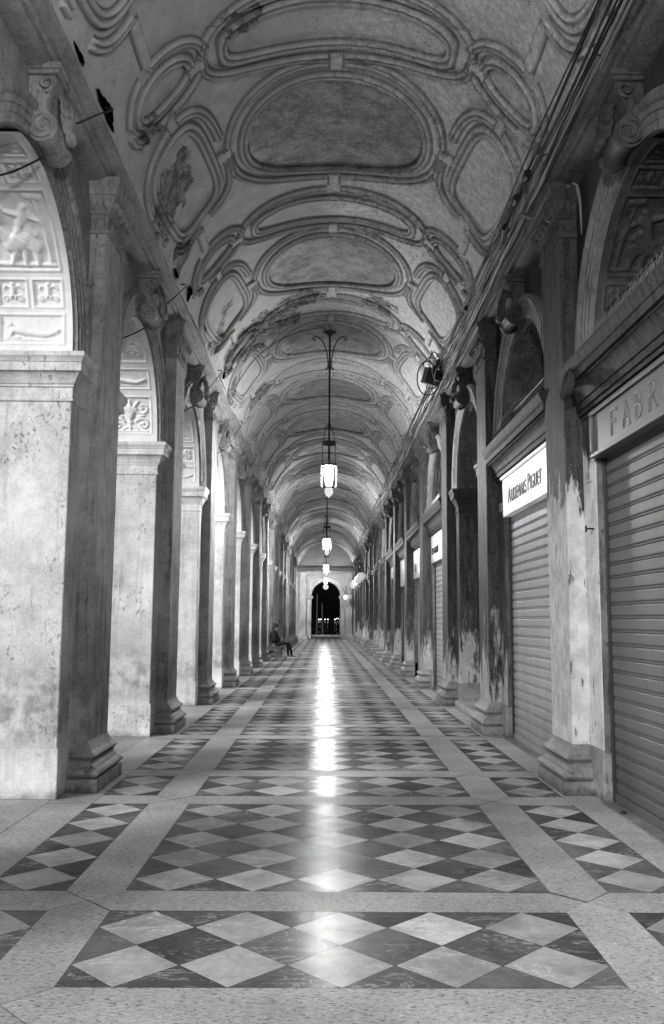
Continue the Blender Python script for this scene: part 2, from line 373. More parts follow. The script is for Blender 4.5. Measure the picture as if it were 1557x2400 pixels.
# ------------------------------------------------------------------ floor
def build_floor():
    D, sT, ws, wside = .4713, .3368, .3233, .4633
    V = []; F = []; tone = []; kind = []; rnd = []; ro = []
    def poly(pts, t, k, jit=1, z=0.0, gap=.0030):
        c = np.mean(np.array(pts), 0); o = len(V)
        tx, ty = rng.normal(0, .0012, 2)*jit
        for q in pts:
            d = np.array(q) - c; L = np.hypot(*d); q2 = c + d*(1 - gap/max(L, .01))
            V.append((q2[0], q2[1], z + tx*d[0] + ty*d[1]))
        F.append(tuple(range(o, o + len(pts)))); tone.append(t); kind.append(k); rnd.append(tuple(rng.uniform(-40, 40, 3))); ro.append(rng.uniform(-1, 1))
    def clip(pts, x0, x1, y0, y1):
        for ax, val, sgn in ((0, x0, 1), (0, x1, -1), (1, y0, 1), (1, y1, -1)):
            out = []
            for i in range(len(pts)):
                a, b = pts[i], pts[(i+1) % len(pts)]
                da, db = (a[ax]-val)*sgn, (b[ax]-val)*sgn
                if da >= -1e-9: out.append(a)
                if (da > 1e-9 and db < -1e-9) or (da < -1e-9 and db > 1e-9):
                    t = da/(da-db); out.append((a[0]+t*(b[0]-a[0]), a[1]+t*(b[1]-a[1])))
            pts = out
            if len(pts) < 3: return []
        return pts
    def area(p): return abs(sum(p[i][0]*p[(i+1) % len(p)][1] - p[(i+1) % len(p)][0]*p[i][1] for i in range(len(p))))/2
    def panel(x0, x1, y0, y1, nx, ny):
        dx, dy = (x1-x0)/nx, (y1-y0)/ny
        for i in range(-1, 2*nx+1):
            for j in range(-1, 2*ny+1):
                if (i + j) % 2: continue
                cx, cy = x0 + (i+.0)*dx/2 + dx/2*0, y0 + j*dy/2
                # centres on half-lattice: light where both odd, dark where both even
                pts = clip([(cx-dx/2, cy), (cx, cy-dy/2), (cx+dx/2, cy), (cx, cy+dy/2)], x0, x1, y0, y1)
                if len(pts) < 3 or area(pts) < 1e-4: continue
                light = i % 2 == 1
                t = np.clip(rng.normal(.44, .07), .28, .58) if light else np.clip(rng.normal(.118, .034), .06, .20)
                poly(pts, t, 0)
    xs = [-2.5*D - ws - wside, -2.5*D - ws, -2.5*D, 2.5*D, 2.5*D + ws, 2.5*D + ws + wside]
    y = 5.1238 - P*2
    SL = lambda: rng.normal(.43, .04)
    while y < YEND + 1.2:
        for (ya, yb, ny) in ((y, y + 5*D*.98673, 5), (y + 5*D*.98673 + sT, y + P - sT, 2)):
            panel(xs[2], xs[3], ya, yb, 5, ny); panel(xs[0], xs[1], ya, yb, 1, ny); panel(xs[4], xs[5], ya, yb, 1, ny)
            for a, b in ((xs[1], xs[2]), (xs[3], xs[4])):
                poly([(a, ya), ((a+b)/2, ya - sT/2), (b, ya), (b, yb), ((a+b)/2, yb + sT/2), (a, yb)], SL(), 1)
            t0, t1 = yb, yb + sT; tm = (t0+t1)/2
            for a, b in ((xs[2], xs[3]),):
                ma, mb = a - ws/2, b + ws/2
                poly([(a, t0), (b, t0), (mb, tm), (b, t1), (a, t1), (ma, tm)], SL(), 1)
            poly([(xs[0], t0), (xs[1], t0), (xs[1]+ws/2, tm), (xs[1], t1), (xs[0], t1)], SL(), 1)
            poly([(xs[4], t0), (xs[5], t0), (xs[5], t1), (xs[4], t1), (xs[4]-ws/2, tm)], SL(), 1)
            for a, b in ((xs[0]-.37, xs[0]), (xs[5], xs[5]+.37)):
                poly([(a, ya), (b, ya), (b, yb), (a, yb)], SL(), 1); poly([(a, t0), (b, t0), (b, t1), (a, t1)], SL(), 1)
        for a, b in ((-3.45, xs[0]-.37), (xs[5]+.37, 3.4)):
            yy = y
            for k in range(3):
                poly([(a, yy), (b, yy), (b, yy + P/3), (a, yy + P/3)], SL(), 1); yy += P/3
        y += P
    me = bpy.data.meshes.new('floor'); me.from_pydata(V, [], F)
    for nm, dat, ty in (('tone', tone, 'FLOAT'), ('kind', kind, 'FLOAT'), ('ro', ro, 'FLOAT')):
        me.attributes.new(nm, ty, 'FACE').data.foreach_set('value', np.array(dat, float))
    me.attributes.new('rnd', 'FLOAT_VECTOR', 'FACE').data.foreach_set('vector', np.array(rnd, float).ravel())
    o = mk('floor', me, M['floor']); tag(o, kind='structure')
    g = MB().add([(-3.45, -3, -.006), (3.4, -3, -.006), (3.4, 70, -.006), (-3.45, 70, -.006)], [(0,1,2,3)]).obj('floor_bed', M['joint']); tag(g, kind='structure')
    g = MB().add([(-400, -400, -.012), (400, -400, -.012), (400, 78, -.012), (-400, 78, -.012)], [(0,1,2,3)]).obj('piazza_ground', M['ground']); tag(g, kind='structure')
    g = MB().add([(-3000, 78, -.9), (3000, 78, -.9), (3000, 4000, -.9), (-3000, 4000, -.9)], [(0,1,2,3)]).obj('lagoon_water', M['water']); tag(g, kind='structure')
    g = MB().box(-400, 400, 77.4, 78, -1.2, .14).obj('quay_edge', M['ground']); tag(g, kind='structure')
    m = MB(); pts = [(x, 900 + 25*math.sin(x*.013)) for x in range(-900, 901, 60)]
    for (xa, ya), (xb, yb) in zip(pts, pts[1:]):
        h = 1.6 + rng.uniform(0, 1.6); m.box(xa, xb, ya, ya + 60, -1, h)
    tag(m.obj('far_shore', plain('far_shore_land', .004, 1, 0)), kind='structure')
build_floor()

# ------------------------------------------------------------------ vault
def build_vault():
    phm = math.asin(1.99/VA); R = 2.015; sm = phm*R
    ds = .0128; ns = int(2*sm/ds); ny = int(P/.0128)
    s = np.linspace(-sm, sm, ns + 1); y = np.linspace(0, P, ny + 1)
    Sg, Yg = np.meshgrid(s, y, indexing='ij'); A = np.abs(Sg)
    h = np.zeros_like(Sg); ridge = np.zeros_like(Sg); groove_shade_a = np.zeros_like(Sg); bare = np.zeros_like(Sg)
    yB = P/2                                   # world 7.95 for the first full bay
    def wrap(d): return (d + P/2) % P - P/2
    def sm01(x, a, b): t = np.clip((x-a)/(b-a), 0, 1); return t*t*(3-2*t)
    def ell(cs, cy, a, b, rot=0, n=2.0, sg=A):
        u = sg - cs; v = wrap(Yg - cy); c, q = math.cos(rot), math.sin(rot); u, v = c*u + q*v, -q*u + c*v
        k = (np.abs(u/a)**n + np.abs(v/b)**n)**(1/n)
        return (k - 1)*min(a, b)*np.where(True, 1, 1)*(.55 + .45*np.clip(k, 0, 1.6)), u, v
    def sdell(cs, cy, a, b, rot=0, n=2.0, sg=A):
        d, u, v = ell(cs, cy, a, b, rot, n, sg)
        # gradient-normalised distance
        gx, gy = np.gradient(d, s, y); g = np.sqrt(gx*gx + gy*gy) + 1e-3
        return np.clip(d/g, -3, 3), u, v
    yA = yB + 1.90; yC = yB + 1.60
    def barq(s0, s1, yc_, w): return np.maximum(np.maximum(s0 - A, A - s1), np.abs(wrap(Yg - yc_)) - w)
    def vbarq(yc_, half, w): return np.maximum(np.abs(wrap(Yg - yc_)) - half, np.abs(Sg) - w)
    # fine double-bead mouldings round sunk panels, outer frames broken by short flat links
    h = np.zeros_like(Sg); groove_shade_a = np.zeros_like(Sg); ridge = np.zeros_like(Sg)
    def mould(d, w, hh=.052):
        nonlocal h, ridge, groove_shade_a
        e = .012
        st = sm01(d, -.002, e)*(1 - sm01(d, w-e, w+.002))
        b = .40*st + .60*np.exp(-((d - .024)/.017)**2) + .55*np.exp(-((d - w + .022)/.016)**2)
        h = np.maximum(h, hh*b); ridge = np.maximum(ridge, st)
        groove_shade_a = np.maximum(groove_shade_a, .95*np.exp(-((d + .006)/.013)**2) + .75*np.exp(-((d - w*.52)/(w*.17))**2) + .85*np.exp(-((d - w - .006)/.012)**2))  # mask for the painted shade beside and between the beads
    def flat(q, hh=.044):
        nonlocal h, ridge, groove_shade_a
        e = 1 - sm01(q, -.012, .002); h = np.maximum(h, hh*e); groove_shade_a = np.maximum(groove_shade_a*(1 - e), .9*np.exp(-((q - .006)/.012)**2)); ridge = np.maximum(ridge, e)
    dA, _, vA = sdell(0, yA, 1.07, .93, 0, 2.25, Sg); dAo, _, _ = sdell(0, yA - .02, 1.27, 1.17, 0, 2.3, Sg)
    dB, _, _ = sdell(0, yB + .05, 1.12, .26, 0, 2.8, Sg); dBo, _, _ = sdell(0, yB + .03, 1.36, .50, 0, 2.6, Sg)
    dC, uC, vC = sdell(2.02, yC, .38, .84, .10, 4.0); dCo, _, _ = sdell(2.02, yC, .58, 1.05, .10, 3.6)
    dD, uD, vD = sdell(1.94, yB - .13, .34, .18, -.18); dDo, _, _ = sdell(1.94, yB - .13, .52, .37, -.18, 2.2)
    bare = np.where(dA < .03, 1.0, 0.0)
    def out(m): return np.where(m, 10.0, 0.0)
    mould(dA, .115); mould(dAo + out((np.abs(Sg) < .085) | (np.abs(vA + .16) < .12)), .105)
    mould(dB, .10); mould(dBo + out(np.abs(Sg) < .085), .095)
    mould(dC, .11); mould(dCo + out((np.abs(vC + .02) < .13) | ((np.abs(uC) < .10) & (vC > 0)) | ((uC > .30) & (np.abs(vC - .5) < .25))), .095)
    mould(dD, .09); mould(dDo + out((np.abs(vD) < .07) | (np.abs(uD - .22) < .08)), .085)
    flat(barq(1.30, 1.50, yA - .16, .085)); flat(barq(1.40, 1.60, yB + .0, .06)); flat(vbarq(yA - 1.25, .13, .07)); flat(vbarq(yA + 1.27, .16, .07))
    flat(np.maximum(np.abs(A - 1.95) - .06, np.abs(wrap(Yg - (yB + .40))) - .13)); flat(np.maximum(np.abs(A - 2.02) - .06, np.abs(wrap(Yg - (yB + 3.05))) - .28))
    # gentle hand-made unevenness, periodic in y
    for k in range(26):
        ky = rng.integers(1, 6); ks = rng.uniform(1, 6); h += .0012*np.sin(2*math.pi*ky*Yg/P + rng.uniform(0, 6.28))*np.sin(ks*Sg + rng.uniform(0, 6.28))
    ph = Sg/R; X = (VA - h)*np.sin(ph); Z = VZ + (VB - h)*np.cos(ph)
    co = np.stack([X, Yg, Z], -1).reshape(-1, 3)
    i = np.arange(ns)[:, None]*(ny+1) + np.arange(ny)[None, :]
    q = np.stack([i, i+1, i+ny+2, i+ny+1], -1).reshape(-1, 4)
    me = bpy.data.meshes.new('vault_bay'); me.vertices.add(len(co)); me.vertices.foreach_set('co', co.ravel())
    me.loops.add(q.size); me.loops.foreach_set('vertex_index', q.ravel().astype(np.int32))
    me.polygons.add(len(q)); me.polygons.foreach_set('loop_start', np.arange(len(q), dtype=np.int32)*4)
    me.polygons.foreach_set('use_smooth', np.ones(len(q), bool)); me.update(calc_edges=True)
    for nm, a in (('bare', bare), ('ridge', np.clip(ridge, 0, 1)), ('groove_shade', np.clip(groove_shade_a, 0, 1))):
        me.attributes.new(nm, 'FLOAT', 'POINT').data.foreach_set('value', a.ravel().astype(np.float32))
    t = thing('barrel_vault', (0, 7.95 - P/2, 0), 'long plastered barrel vault with raised stucco ovals, flaking in places', 'vault')
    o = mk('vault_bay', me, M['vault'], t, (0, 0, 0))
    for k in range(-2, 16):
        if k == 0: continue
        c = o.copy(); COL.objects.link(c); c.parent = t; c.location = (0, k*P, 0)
build_vault()

# ------------------------------------------------------------------ carved reliefs as height fields
def relief_mesh(name, panels, nx=72, th1=104):
    """panels: list of (theta0, theta1, [columns], kind); the strip is the far half of an arch soffit"""
    W = T; nt = int(HW*math.radians(th1)/.0092)
    a = np.linspace(0, W, nx); th = np.linspace(0, math.radians(th1), nt)
    Aa, Th = np.meshgrid(a, th, indexing='ij'); Lm = Th*HW; h = np.zeros_like(Aa)
    def cap(P0, P1, r0, r1, hm, x, y):
        p = np.array(P0); d = np.array(P1) - p; L2 = d @ d + 1e-9
        t = np.clip(((x-p[0])*d[0] + (y-p[1])*d[1])/L2, 0, 1); dd = np.hypot(x-p[0]-t*d[0], y-p[1]-t*d[1]); rr = r0 + t*(r1-r0)
        return hm*np.clip(1 - (dd/rr)**2, 0, 1)**.36
    def figure(kind, asp):
        c = []
        def sp(cx, cy, r, turns, a0, sgn=1, w=.035):
            pts = [(cx + r*(1-t)*math.cos(a0+sgn*t*turns*6.28), cy + r*(1-t)*math.sin(a0+sgn*t*turns*6.28)) for t in np.linspace(0, .9, 22)]
            for k, (p, q) in enumerate(zip(pts, pts[1:])): c.append((p, q, w*(1-k/34), w*(1-k/34), 1))
            c.append((pts[-1], pts[-1], w*1.3, w*1.3, 1.2))
        if kind == 'recline':
            c += [((.13,.66),(.15,.62),.075,.07,1.4), ((.2,.50),(.34,.40),.10,.085,1.3), ((.34,.40),(.47,.36),.085,.09,1.2), ((.47,.37),(.69,.31),.075,.05,1.1), ((.69,.31),(.92,.47),.05,.025,1),
                  ((.46,.33),(.70,.24),.06,.045,1), ((.70,.24),(.90,.38),.04,.02,.9), ((.2,.48),(.13,.22),.04,.035,1.1), ((.13,.22),(.3,.17),.035,.025,1), ((.26,.52),(.42,.44),.035,.025,1.2), ((.05,.12),(.95,.10),.03,.02,.5),
                  ((.08,.3),(.1,.15),.06,.05,.8)]
        elif kind == 'putto':
            c += [((.5,.84),(.5,.82),.075,.075,1.5), ((.5,.72),(.5,.52),.095,.085,1.3), ((.5,.5),(.42,.3),.065,.04,1.1), ((.5,.5),(.6,.3),.065,.04,1.1), ((.45,.7),(.25,.8),.04,.03,1), ((.55,.7),(.75,.8),.04,.03,1), ((.25,.8),(.18,.66),.03,.03,1), ((.75,.8),(.84,.66),.03,.03,1)]
            sp(.26, .26, .17, 1.3, 0, 1); sp(.74, .26, .17, 1.3, math.pi, -1)
        elif kind == 'scene':
            c += [((.32,.30),(.55,.36),.14,.17,1.5), ((.55,.36),(.68,.28),.17,.12,1.4), ((.66,.25),(.70,.06),.07,.035,1.1), ((.5,.24),(.5,.05),.06,.035,1.1), ((.36,.22),(.28,.06),.06,.03,1.1), ((.28,.34),(.16,.46),.1,.07,1.3), ((.16,.46),(.08,.40),.06,.045,1.3),
                  ((.52,.56),(.60,.68),.085,.10,1.4), ((.62,.76),(.63,.78),.06,.055,1.5), ((.6,.68),(.80,.60),.05,.04,1.2), ((.80,.60),(.9,.44),.04,.03,1), ((.54,.66),(.34,.72),.05,.04,1.2), ((.34,.72),(.2,.86),.04,.03,1), ((.50,.52),(.42,.40),.07,.06,1.2), ((.6,.5),(.72,.42),.07,.05,1.2),
                  ((.9,.1),(.86,.5),.03,.03,.9), ((.86,.5),(.8,.88),.03,.02,.9), ((.05,.06),(.95,.05),.04,.035,.7), ((.12,.9),(.3,.94),.05,.06,.8), ((.72,.92),(.9,.9),.06,.05,.8), ((.16,.62),(.1,.78),.05,.04,1)]
        elif kind == 'leaf':
            sp(.25, .3, .2, 1.2, 0, 1, .05); sp(.75, .3, .2, 1.2, math.pi, -1, .05); sp(.25, .72, .19, 1.2, 0, -1, .05); sp(.75, .72, .19, 1.2, math.pi, 1, .05)
            c += [((.5,.2),(.5,.5),.05,.09,1.3), ((.5,.55),(.5,.85),.09,.03,1.3), ((.5,.5),(.38,.62),.05,.03,1.1), ((.5,.5),(.62,.62),.05,.03,1.1)]
        elif kind == 'vase':
            sp(.2, .24, .18, 1.4, .5, 1, .035); sp(.8, .24, .18, 1.4, math.pi-.5, -1, .035); sp(.2, .70, .19, 1.3, 0, -1, .03); sp(.8, .70, .19, 1.3, math.pi, 1, .03)
            c += [((.5,.60),(.5,.48),.16,.10,1.5), ((.5,.48),(.5,.40),.07,.05,1.2), ((.5,.38),(.5,.1),.03,.03,1), ((.36,.66),(.64,.66),.035,.035,1.4), ((.5,.30),(.5,.30),.07,.07,1.2), ((.5,.72),(.5,.92),.06,.02,1), ((.42,.7),(.3,.88),.04,.02,1), ((.58,.7),(.7,.88),.04,.02,1), ((.1,.05),(.9,.05),.03,.03,.7), ((.5,.2),(.3,.1),.03,.02,.8), ((.5,.2),(.7,.1),.03,.02,.8), ((.3,.45),(.14,.5),.04,.02,.9), ((.7,.45),(.86,.5),.04,.02,.9)]
        elif kind == 'stand':
            c += [((.5,.86),(.5,.85),.05,.05,1.5), ((.5,.74),(.48,.56),.075,.065,1.4), ((.48,.54),(.42,.34),.05,.04,1.2), ((.42,.34),(.43,.12),.04,.025,1.1), ((.50,.54),(.57,.34),.05,.04,1.2), ((.57,.34),(.62,.12),.035,.025,1.1), ((.56,.74),(.72,.62),.035,.03,1.2), ((.72,.62),(.86,.56),.03,.02,1), ((.44,.74),(.32,.6),.035,.03,1.2), ((.32,.6),(.34,.46),.03,.02,1), ((.1,.06),(.9,.06),.025,.025,.6)]
        return c
    def panel(x0, x1, l0, l1, kind):
        nonlocal h
        d = np.minimum(np.minimum(Aa-x0, x1-Aa), np.minimum(Lm-l0, l1-Lm))
        fr = .022
        h = np.where((d > 0) & (d < fr), np.maximum(h, .007), h); h = np.where(d >= fr, -.010, h)
        xi0, xi1, li0, li1 = x0+fr, x1-fr, l0+fr, l1-fr; asp = (li1-li0)/(xi1-xi0); w = xi1-xi0
        x = 1 - (Aa-xi0)/w                    # left in the photograph = outer edge of the wall
        yv = (Lm-li0)/(li1-li0)
        ins = d > fr
        g = np.zeros_like(h)
        sc = max(.8, min(1.0, asp)) if kind != 'scene' else 1
        mm = min(1.0, asp)
        for p, q, r0, r1, hm in figure(kind, asp):
            P0 = (p[0], p[1]*asp); P1 = (q[0], q[1]*asp)
            g = np.maximum(g, cap(P0, P1, r0*max(mm, .55), r1*max(mm, .55), hm, x, yv*asp))
        amp = .020 if kind in ('scene', 'recline', 'stand') else .017
        bg = .0016*np.sin(37*x + 11*yv + 2*np.sin(9*yv))*np.sin(23*yv*asp + np.sin(14*x)) + .0007*g*np.sin(95*yv*asp + 40*x)
        h = np.where(ins, h + amp*g*np.clip(w/.3, .6, 1.1) + bg, h)
    for t0, t1, cols, kind in panels:
        for x0, x1 in cols: panel(x0*W, x1*W, HW*math.radians(t0), HW*math.radians(t1), kind)
    r = HW - .026 - h
    # local: origin at arch centre on floor; soffit runs from x = 0 (corridor face) outwards
    return Aa, r*np.cos(Th), ZS + r*np.sin(Th)
def relief_obj(name, grid, sx, mat, parent):
    Aa, Y, Z = grid; n, m = Aa.shape
    co = np.stack([sx*(Aa + .004), Y, Z], -1).reshape(-1, 3)
    i = np.arange(n-1)[:, None]*m + np.arange(m-1)[None, :]
    q = np.stack([i, i+1, i+m+1, i+m], -1).reshape(-1, 4)
    if sx > 0: q = q[:, ::-1]
    me = bpy.data.meshes.new(name); me.from_pydata(co.tolist(), [], q.tolist()); me.polygons.foreach_set('use_smooth', [True]*len(q)); me.update()
    return mk(name, me, mat, parent)
two = [(.085, .485), (.525, .925)]; one = [(.085, .925)]
GR = [relief_mesh('r0', [(3.5,16.5,one,'recline'), (18.5,30.5,two,'putto'), (33,68,one,'scene'), (70.5,82.5,two,'leaf'), (85,101,one,'recline')]),
      relief_mesh('r1', [(5,29,one,'vase'), (33,47,one,'recline'), (51,72,one,'leaf'), (76,100,one,'vase')]),
      relief_mesh('r2', [(4,17,one,'recline'), (20,34,one,'leaf'), (38,66,one,'stand'), (70,84,two,'putto'), (86,101,one,'leaf')])]

# ------------------------------------------------------------------ piers
def side_rings(prof, y0, y1, p, sx, pw=-.02):
    """three-sided moulding: profile (offset, z) round a pilaster standing p off the wall; local x = -sx*p toward the corridor"""
    R = []
    for o, z in prof:
        q = [(pw, y0-o), (p+o, y0-o), (p+o, y1+o), (pw, y1+o)]
        R.append([(-sx*a, b, z) for a, b in q])
    return R
def loop_rings(prof, x0, x1, y0, y1):
    return [[(x0-o, y0-o, z), (x1+o, y0-o, z), (x1+o, y1+o, z), (x0-o, y1+o, z)] for o, z in prof]
def arc(o, z0, z1, b, n=6):
    return [(o + b*math.sin(math.pi*k/n), z0 + (z1-z0)*k/n) for k in range(n+1)]
BASE = [(.12, 0), (.12, .115)] + arc(.085, .12, .205, .042) + [(.075, .21), (.07, .222)] + [(.055, .232), (.05, .25), (.058, .268)] + [(.062, .272)] + arc(.048, .275, .335, .032) + [(.04, .34), (.035, .352), (.02, .372), (.008, .395), (.0, .42)]
CAPT = [(.0, 5.08), (.022, 5.085), (.026, 5.10), (.022, 5.115), (.004, 5.12), (.004, 5.265), (.03, 5.275), (.03, 5.295), (.042, 5.30), (.042, 5.312), (.03, 5.315)] + [(.035+.05*math.sin(k/5*1.5), 5.32+.105*k/5) for k in range(6)] + [(.098, 5.43), (.098, 5.505), (.105, 5.51), (.125, 5.555), (.125, 5.588)]
IMP = [(0, 3.375), (.014, 3.378), (.018, 3.39), (.014, 3.402), (.006, 3.405), (.006, 3.50), (.018, 3.505), (.018, 3.525), (.026, 3.53)] + [(.03 + .045*(k/5)**1.6, 3.535 + .085*k/5) for k in range(6)] + [(.084, 3.625), (.098, 3.63), (.098, 3.705), (.106, 3.71), (.112, 3.735), (.128, 3.755), (.128, 3.795), (0, 3.80)]
HP = .3535; PP = .16
def make_pier(name, sx, label, cat, group, mats, loc, rightside=False):
    t = thing(name, loc, label, cat, group)
    x0, x1 = (0, T) if sx > 0 else (-T, 0)
    b = MB(); b.rings(loop_rings([(0, .40), (0, 3.5)], x0, x1, -PH, PH)).obj('pier_shaft', mats['pier'], t, bevel=.012)
    MB().rings(loop_rings([(.016, 0), (.016, .39), (.012, .405), (0, .42)], x0, x1, -PH, PH)).obj('plinth', mats['plinth'], t, bevel=.008)
    MB().rings(loop_rings(IMP, x0, x1, -PH, PH)).obj('impost', mats['impost'], t, auto=35)
    if rightside:
        MB().rings(loop_rings([(0, 3.79), (0, ZT)], x0, x1, -PH, PH)).obj('upper_wall', mats['wall'], t)
    MB().rings(side_rings([(0, .36), (0, 5.14)], -HP, HP, PP, sx)).obj('pilaster', mats['pil'], t, bevel=.010)
    MB().rings(side_rings(BASE, -HP, HP, PP, sx)).obj('base', mats['base'], t, auto=40)
    c = MB().rings(side_rings(CAPT, -HP, HP, PP, sx)).obj('capital', mats['cap'], t, auto=40)
    # egg-and-dart: one continuous band with swelling eggs round the three sides
    path = []; nrm = []; dd = []
    o0 = .048; segs = [((-.02, -HP-o0), (PP+o0, -HP-o0), (0, -1)), ((PP+o0, -HP-o0), (PP+o0, HP+o0), (1, 0)), ((PP+o0, HP+o0), (-.02, HP+o0), (0, 1))]
    for (a, b_, nn), cnt in zip(segs, (2, 6, 2)):
        L_ = math.hypot(b_[0]-a[0], b_[1]-a[1]); N_ = cnt*12
        for k in range(N_):
            q = (k+.5)/N_; path.append((a[0] + (b_[0]-a[0])*q, a[1] + (b_[1]-a[1])*q)); nrm.append(nn); dd.append((q*cnt) % 1)
    R_ = []
    for zi in np.linspace(-1, 1, 11):
        row = []
        for (pa, pb), nn, fq in zip(path, nrm, dd):
            eg = max(0, 1 - ((fq-.5)/.33)**2 - zi*zi*.92)**.5*.056
            sh_ = max(0, 1 - (abs(abs(fq-.5) - .40)/.05)**2)**.5*.020*(1 - .5*abs(zi))
            dt = max(0, 1 - (min(fq, 1-fq)/.035)**2)**.5*.026*(.5 - .5*zi)
            h_ = max(eg, sh_, dt) if abs(zi) < .99 else -.012
            row.append((-sx*(pa + nn[0]*h_), pb + nn[1]*h_, 5.368 + zi*.056))
        R_.append(row)
    MB().rings(R_, closed=False, cap0=False, cap1=False).obj('egg_moulding', mats['cap'], c, smooth=True)
    def ros(nx_, cx, cy):
        m_ = MB(); R_ = []
        for rr, hh in ((.052, -.004), (.050, .012), (.036, .024), (.022, .014), (.016, .024), (.006, .030)):
            R_.append([])
            for k in range(24):
                a = 2*math.pi*k/24; lob = 1 + (.18*math.cos(6*a) if rr > .03 else 0)
                w_, z_ = rr*lob*math.cos(a), rr*lob*math.sin(a)
                R_[-1].append((-sx*(cx + hh*nx_), cy + w_, 5.195 + z_) if nx_ else (-sx*(cx + w_), cy + hh*(1 if cy > 0 else -1), 5.195 + z_))
        m_.rings(R_).obj('rosette', mats['cap'], c, smooth=True)
    for py in (-.2, 0, .2): ros(1, PP + .002, py)
    for py in (-HP-.002, HP+.002): ros(0, .08, py)
    return t
LM = dict(pier=M['pier'], plinth=M['pier'], impost=M['pier'], wall=M['wall'], pil=M['pilaster'], base=M['base'], cap=M['carved'])
def yc(n): return YC0 + n*P
first = None
for n in range(-1, 15):
    lab = f'pale stone arcade pier with pilaster on the left, {nth(max(n,0))} to the camera' if n >= 0 else 'pale stone arcade pier on the left beside the camera'
    if first is None: first = o = make_pier('arcade_pier', -1, lab, 'pier', 'piers of the open arcade on the left', LM, (XL, yc(n), 0))
    else:
        o = dup(first); o.location = (XL, yc(n), 0); o['label'] = lab
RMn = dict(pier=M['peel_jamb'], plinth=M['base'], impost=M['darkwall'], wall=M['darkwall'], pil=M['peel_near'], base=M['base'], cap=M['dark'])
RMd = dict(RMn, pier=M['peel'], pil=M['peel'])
fr = {}
rpier = {}
for n in range(-1, 15):
    key = 'n' if n <= 0 else 'd'
    lab = {-1: 'shop-side stone pier on the right beside the camera', 0: 'shop-side pier on the right, pale flaking stone low down and dark crust above'}.get(n, f'dark crusted shop-side pier with pilaster on the right, {nth(n)} to the camera')
    if key not in fr: fr[key] = o = make_pier('shop_pier', 1, lab, 'pier', 'piers between the shops on the right', RMn if key == 'n' else RMd, (XR, yc(n), 0), True)
    else: o = dup(fr[key]); o.location = (XR, yc(n), 0); o['label'] = lab
    rpier[n] = o

# ------------------------------------------------------------------ arches
def keystone(sx, mat, parent):
    k = MB(); w = .185
    out = [(0, 5.50), (.20, 5.50), (.215, 5.47), (.20, 5.42), (.165, 5.36), (.14, 5.30), (.145, 5.24), (.175, 5.20), (.22, 5.16), (.235, 5.11), (.215, 5.06), (.17, 5.025), (.12, 5.01), (.07, 5.03), (.03, 5.08), (0, 5.12)]
    R = [[(-sx*p, yy, z) for p, z in out] for yy in (-w, w)]
    k.rings(R); k.box(0, -sx*.235, -w-.03, w+.03, 5.50, 5.535); k.box(0, -sx*.25, -w-.045, w+.045, 5.535, 5.583)
    ks = k.obj('keystone', mat, parent, auto=35, bevel=.006)
    for sy in (-1, 1):
        v = MB()
        for (cp, cz, r, tn, a0, sg) in ((.125, 5.095, .108, 2.1, math.pi*.5, 1), (.135, 5.425, .062, 1.5, math.pi*1.5, 1)):
            pts = [(-sx*(cp + r*(1-t*.93)*math.cos(a0 + sg*t*tn*6.283)), sy*(w+.019), cz + r*(1-t*.93)*math.sin(a0 + sg*t*tn*6.283)) for t in np.linspace(0, 1, 34)]
            v.tube(pts, [.017*(1-.45*i/33) for i in range(34)], 6)
            v.sphere((-sx*cp, sy*(w+.016), cz), (.018, .016, .018), 8, 6)
        v.tube([(-sx*.06, sy*(w+.003), 5.16), (-sx*.055, sy*(w+.003), 5.28), (-sx*.08, sy*(w+.003), 5.38)], .011, 6)
        v.obj('volute', mat, ks, smooth=True)
    # scroll drum beneath and the leaf in front
    d = MB()
    R = [[(-sx*(.125 + rr*math.cos(a)), yy, 5.085 + rr*math.sin(a)) for a in np.linspace(0, 2*math.pi, 17)[:-1]] for yy, rr in ((-w-.012, .085), (-w-.012, .112), (-w+.03, .116), (-w+.05, .104), (-.06, .094), (.06, .094), (w-.05, .104), (w-.03, .116), (w+.012, .112), (w+.012, .085))]
    d.rings(R); d.obj('scroll_drum', mat, ks, smooth=False, auto=50)
    lf = MB(); n, m = 13, 19; g = []
    for j in range(m):
        t = j/(m-1); z = 5.47 - .36*t; width = .155*(math.sin(math.pi*min(1, .18+.82*(1-t)**.8)))**.7*(1 + .16*math.sin(t*26))
        pr = .20 + .05*math.sin(t*3.0) + .07*t*t
        g.append([(-sx*(pr + .018*math.cos(abs(i-(n-1)/2)*2.1) - .05*((i-(n-1)/2)/((n-1)/2))**2), (i-(n-1)/2)/((n-1)/2)*width, z + .012*math.sin(i*2.4 + j)) for i in range(n)])
    fs = [(j*n+i, j*n+i+1, (j+1)*n+i+1, (j+1)*n+i) for j in range(m-1) for i in range(n-1)]
    lf.add([p for r_ in g for p in r_], fs)
    lf.sphere((-sx*.275, 0, 5.10), (.045, .075, .05), 10, 8)
    lo = lf.obj('acanthus_leaf', mat, ks, smooth=True)
    sl = lo.modifiers.new('thick', 'SOLIDIFY'); sl.thickness = .012
    return ks
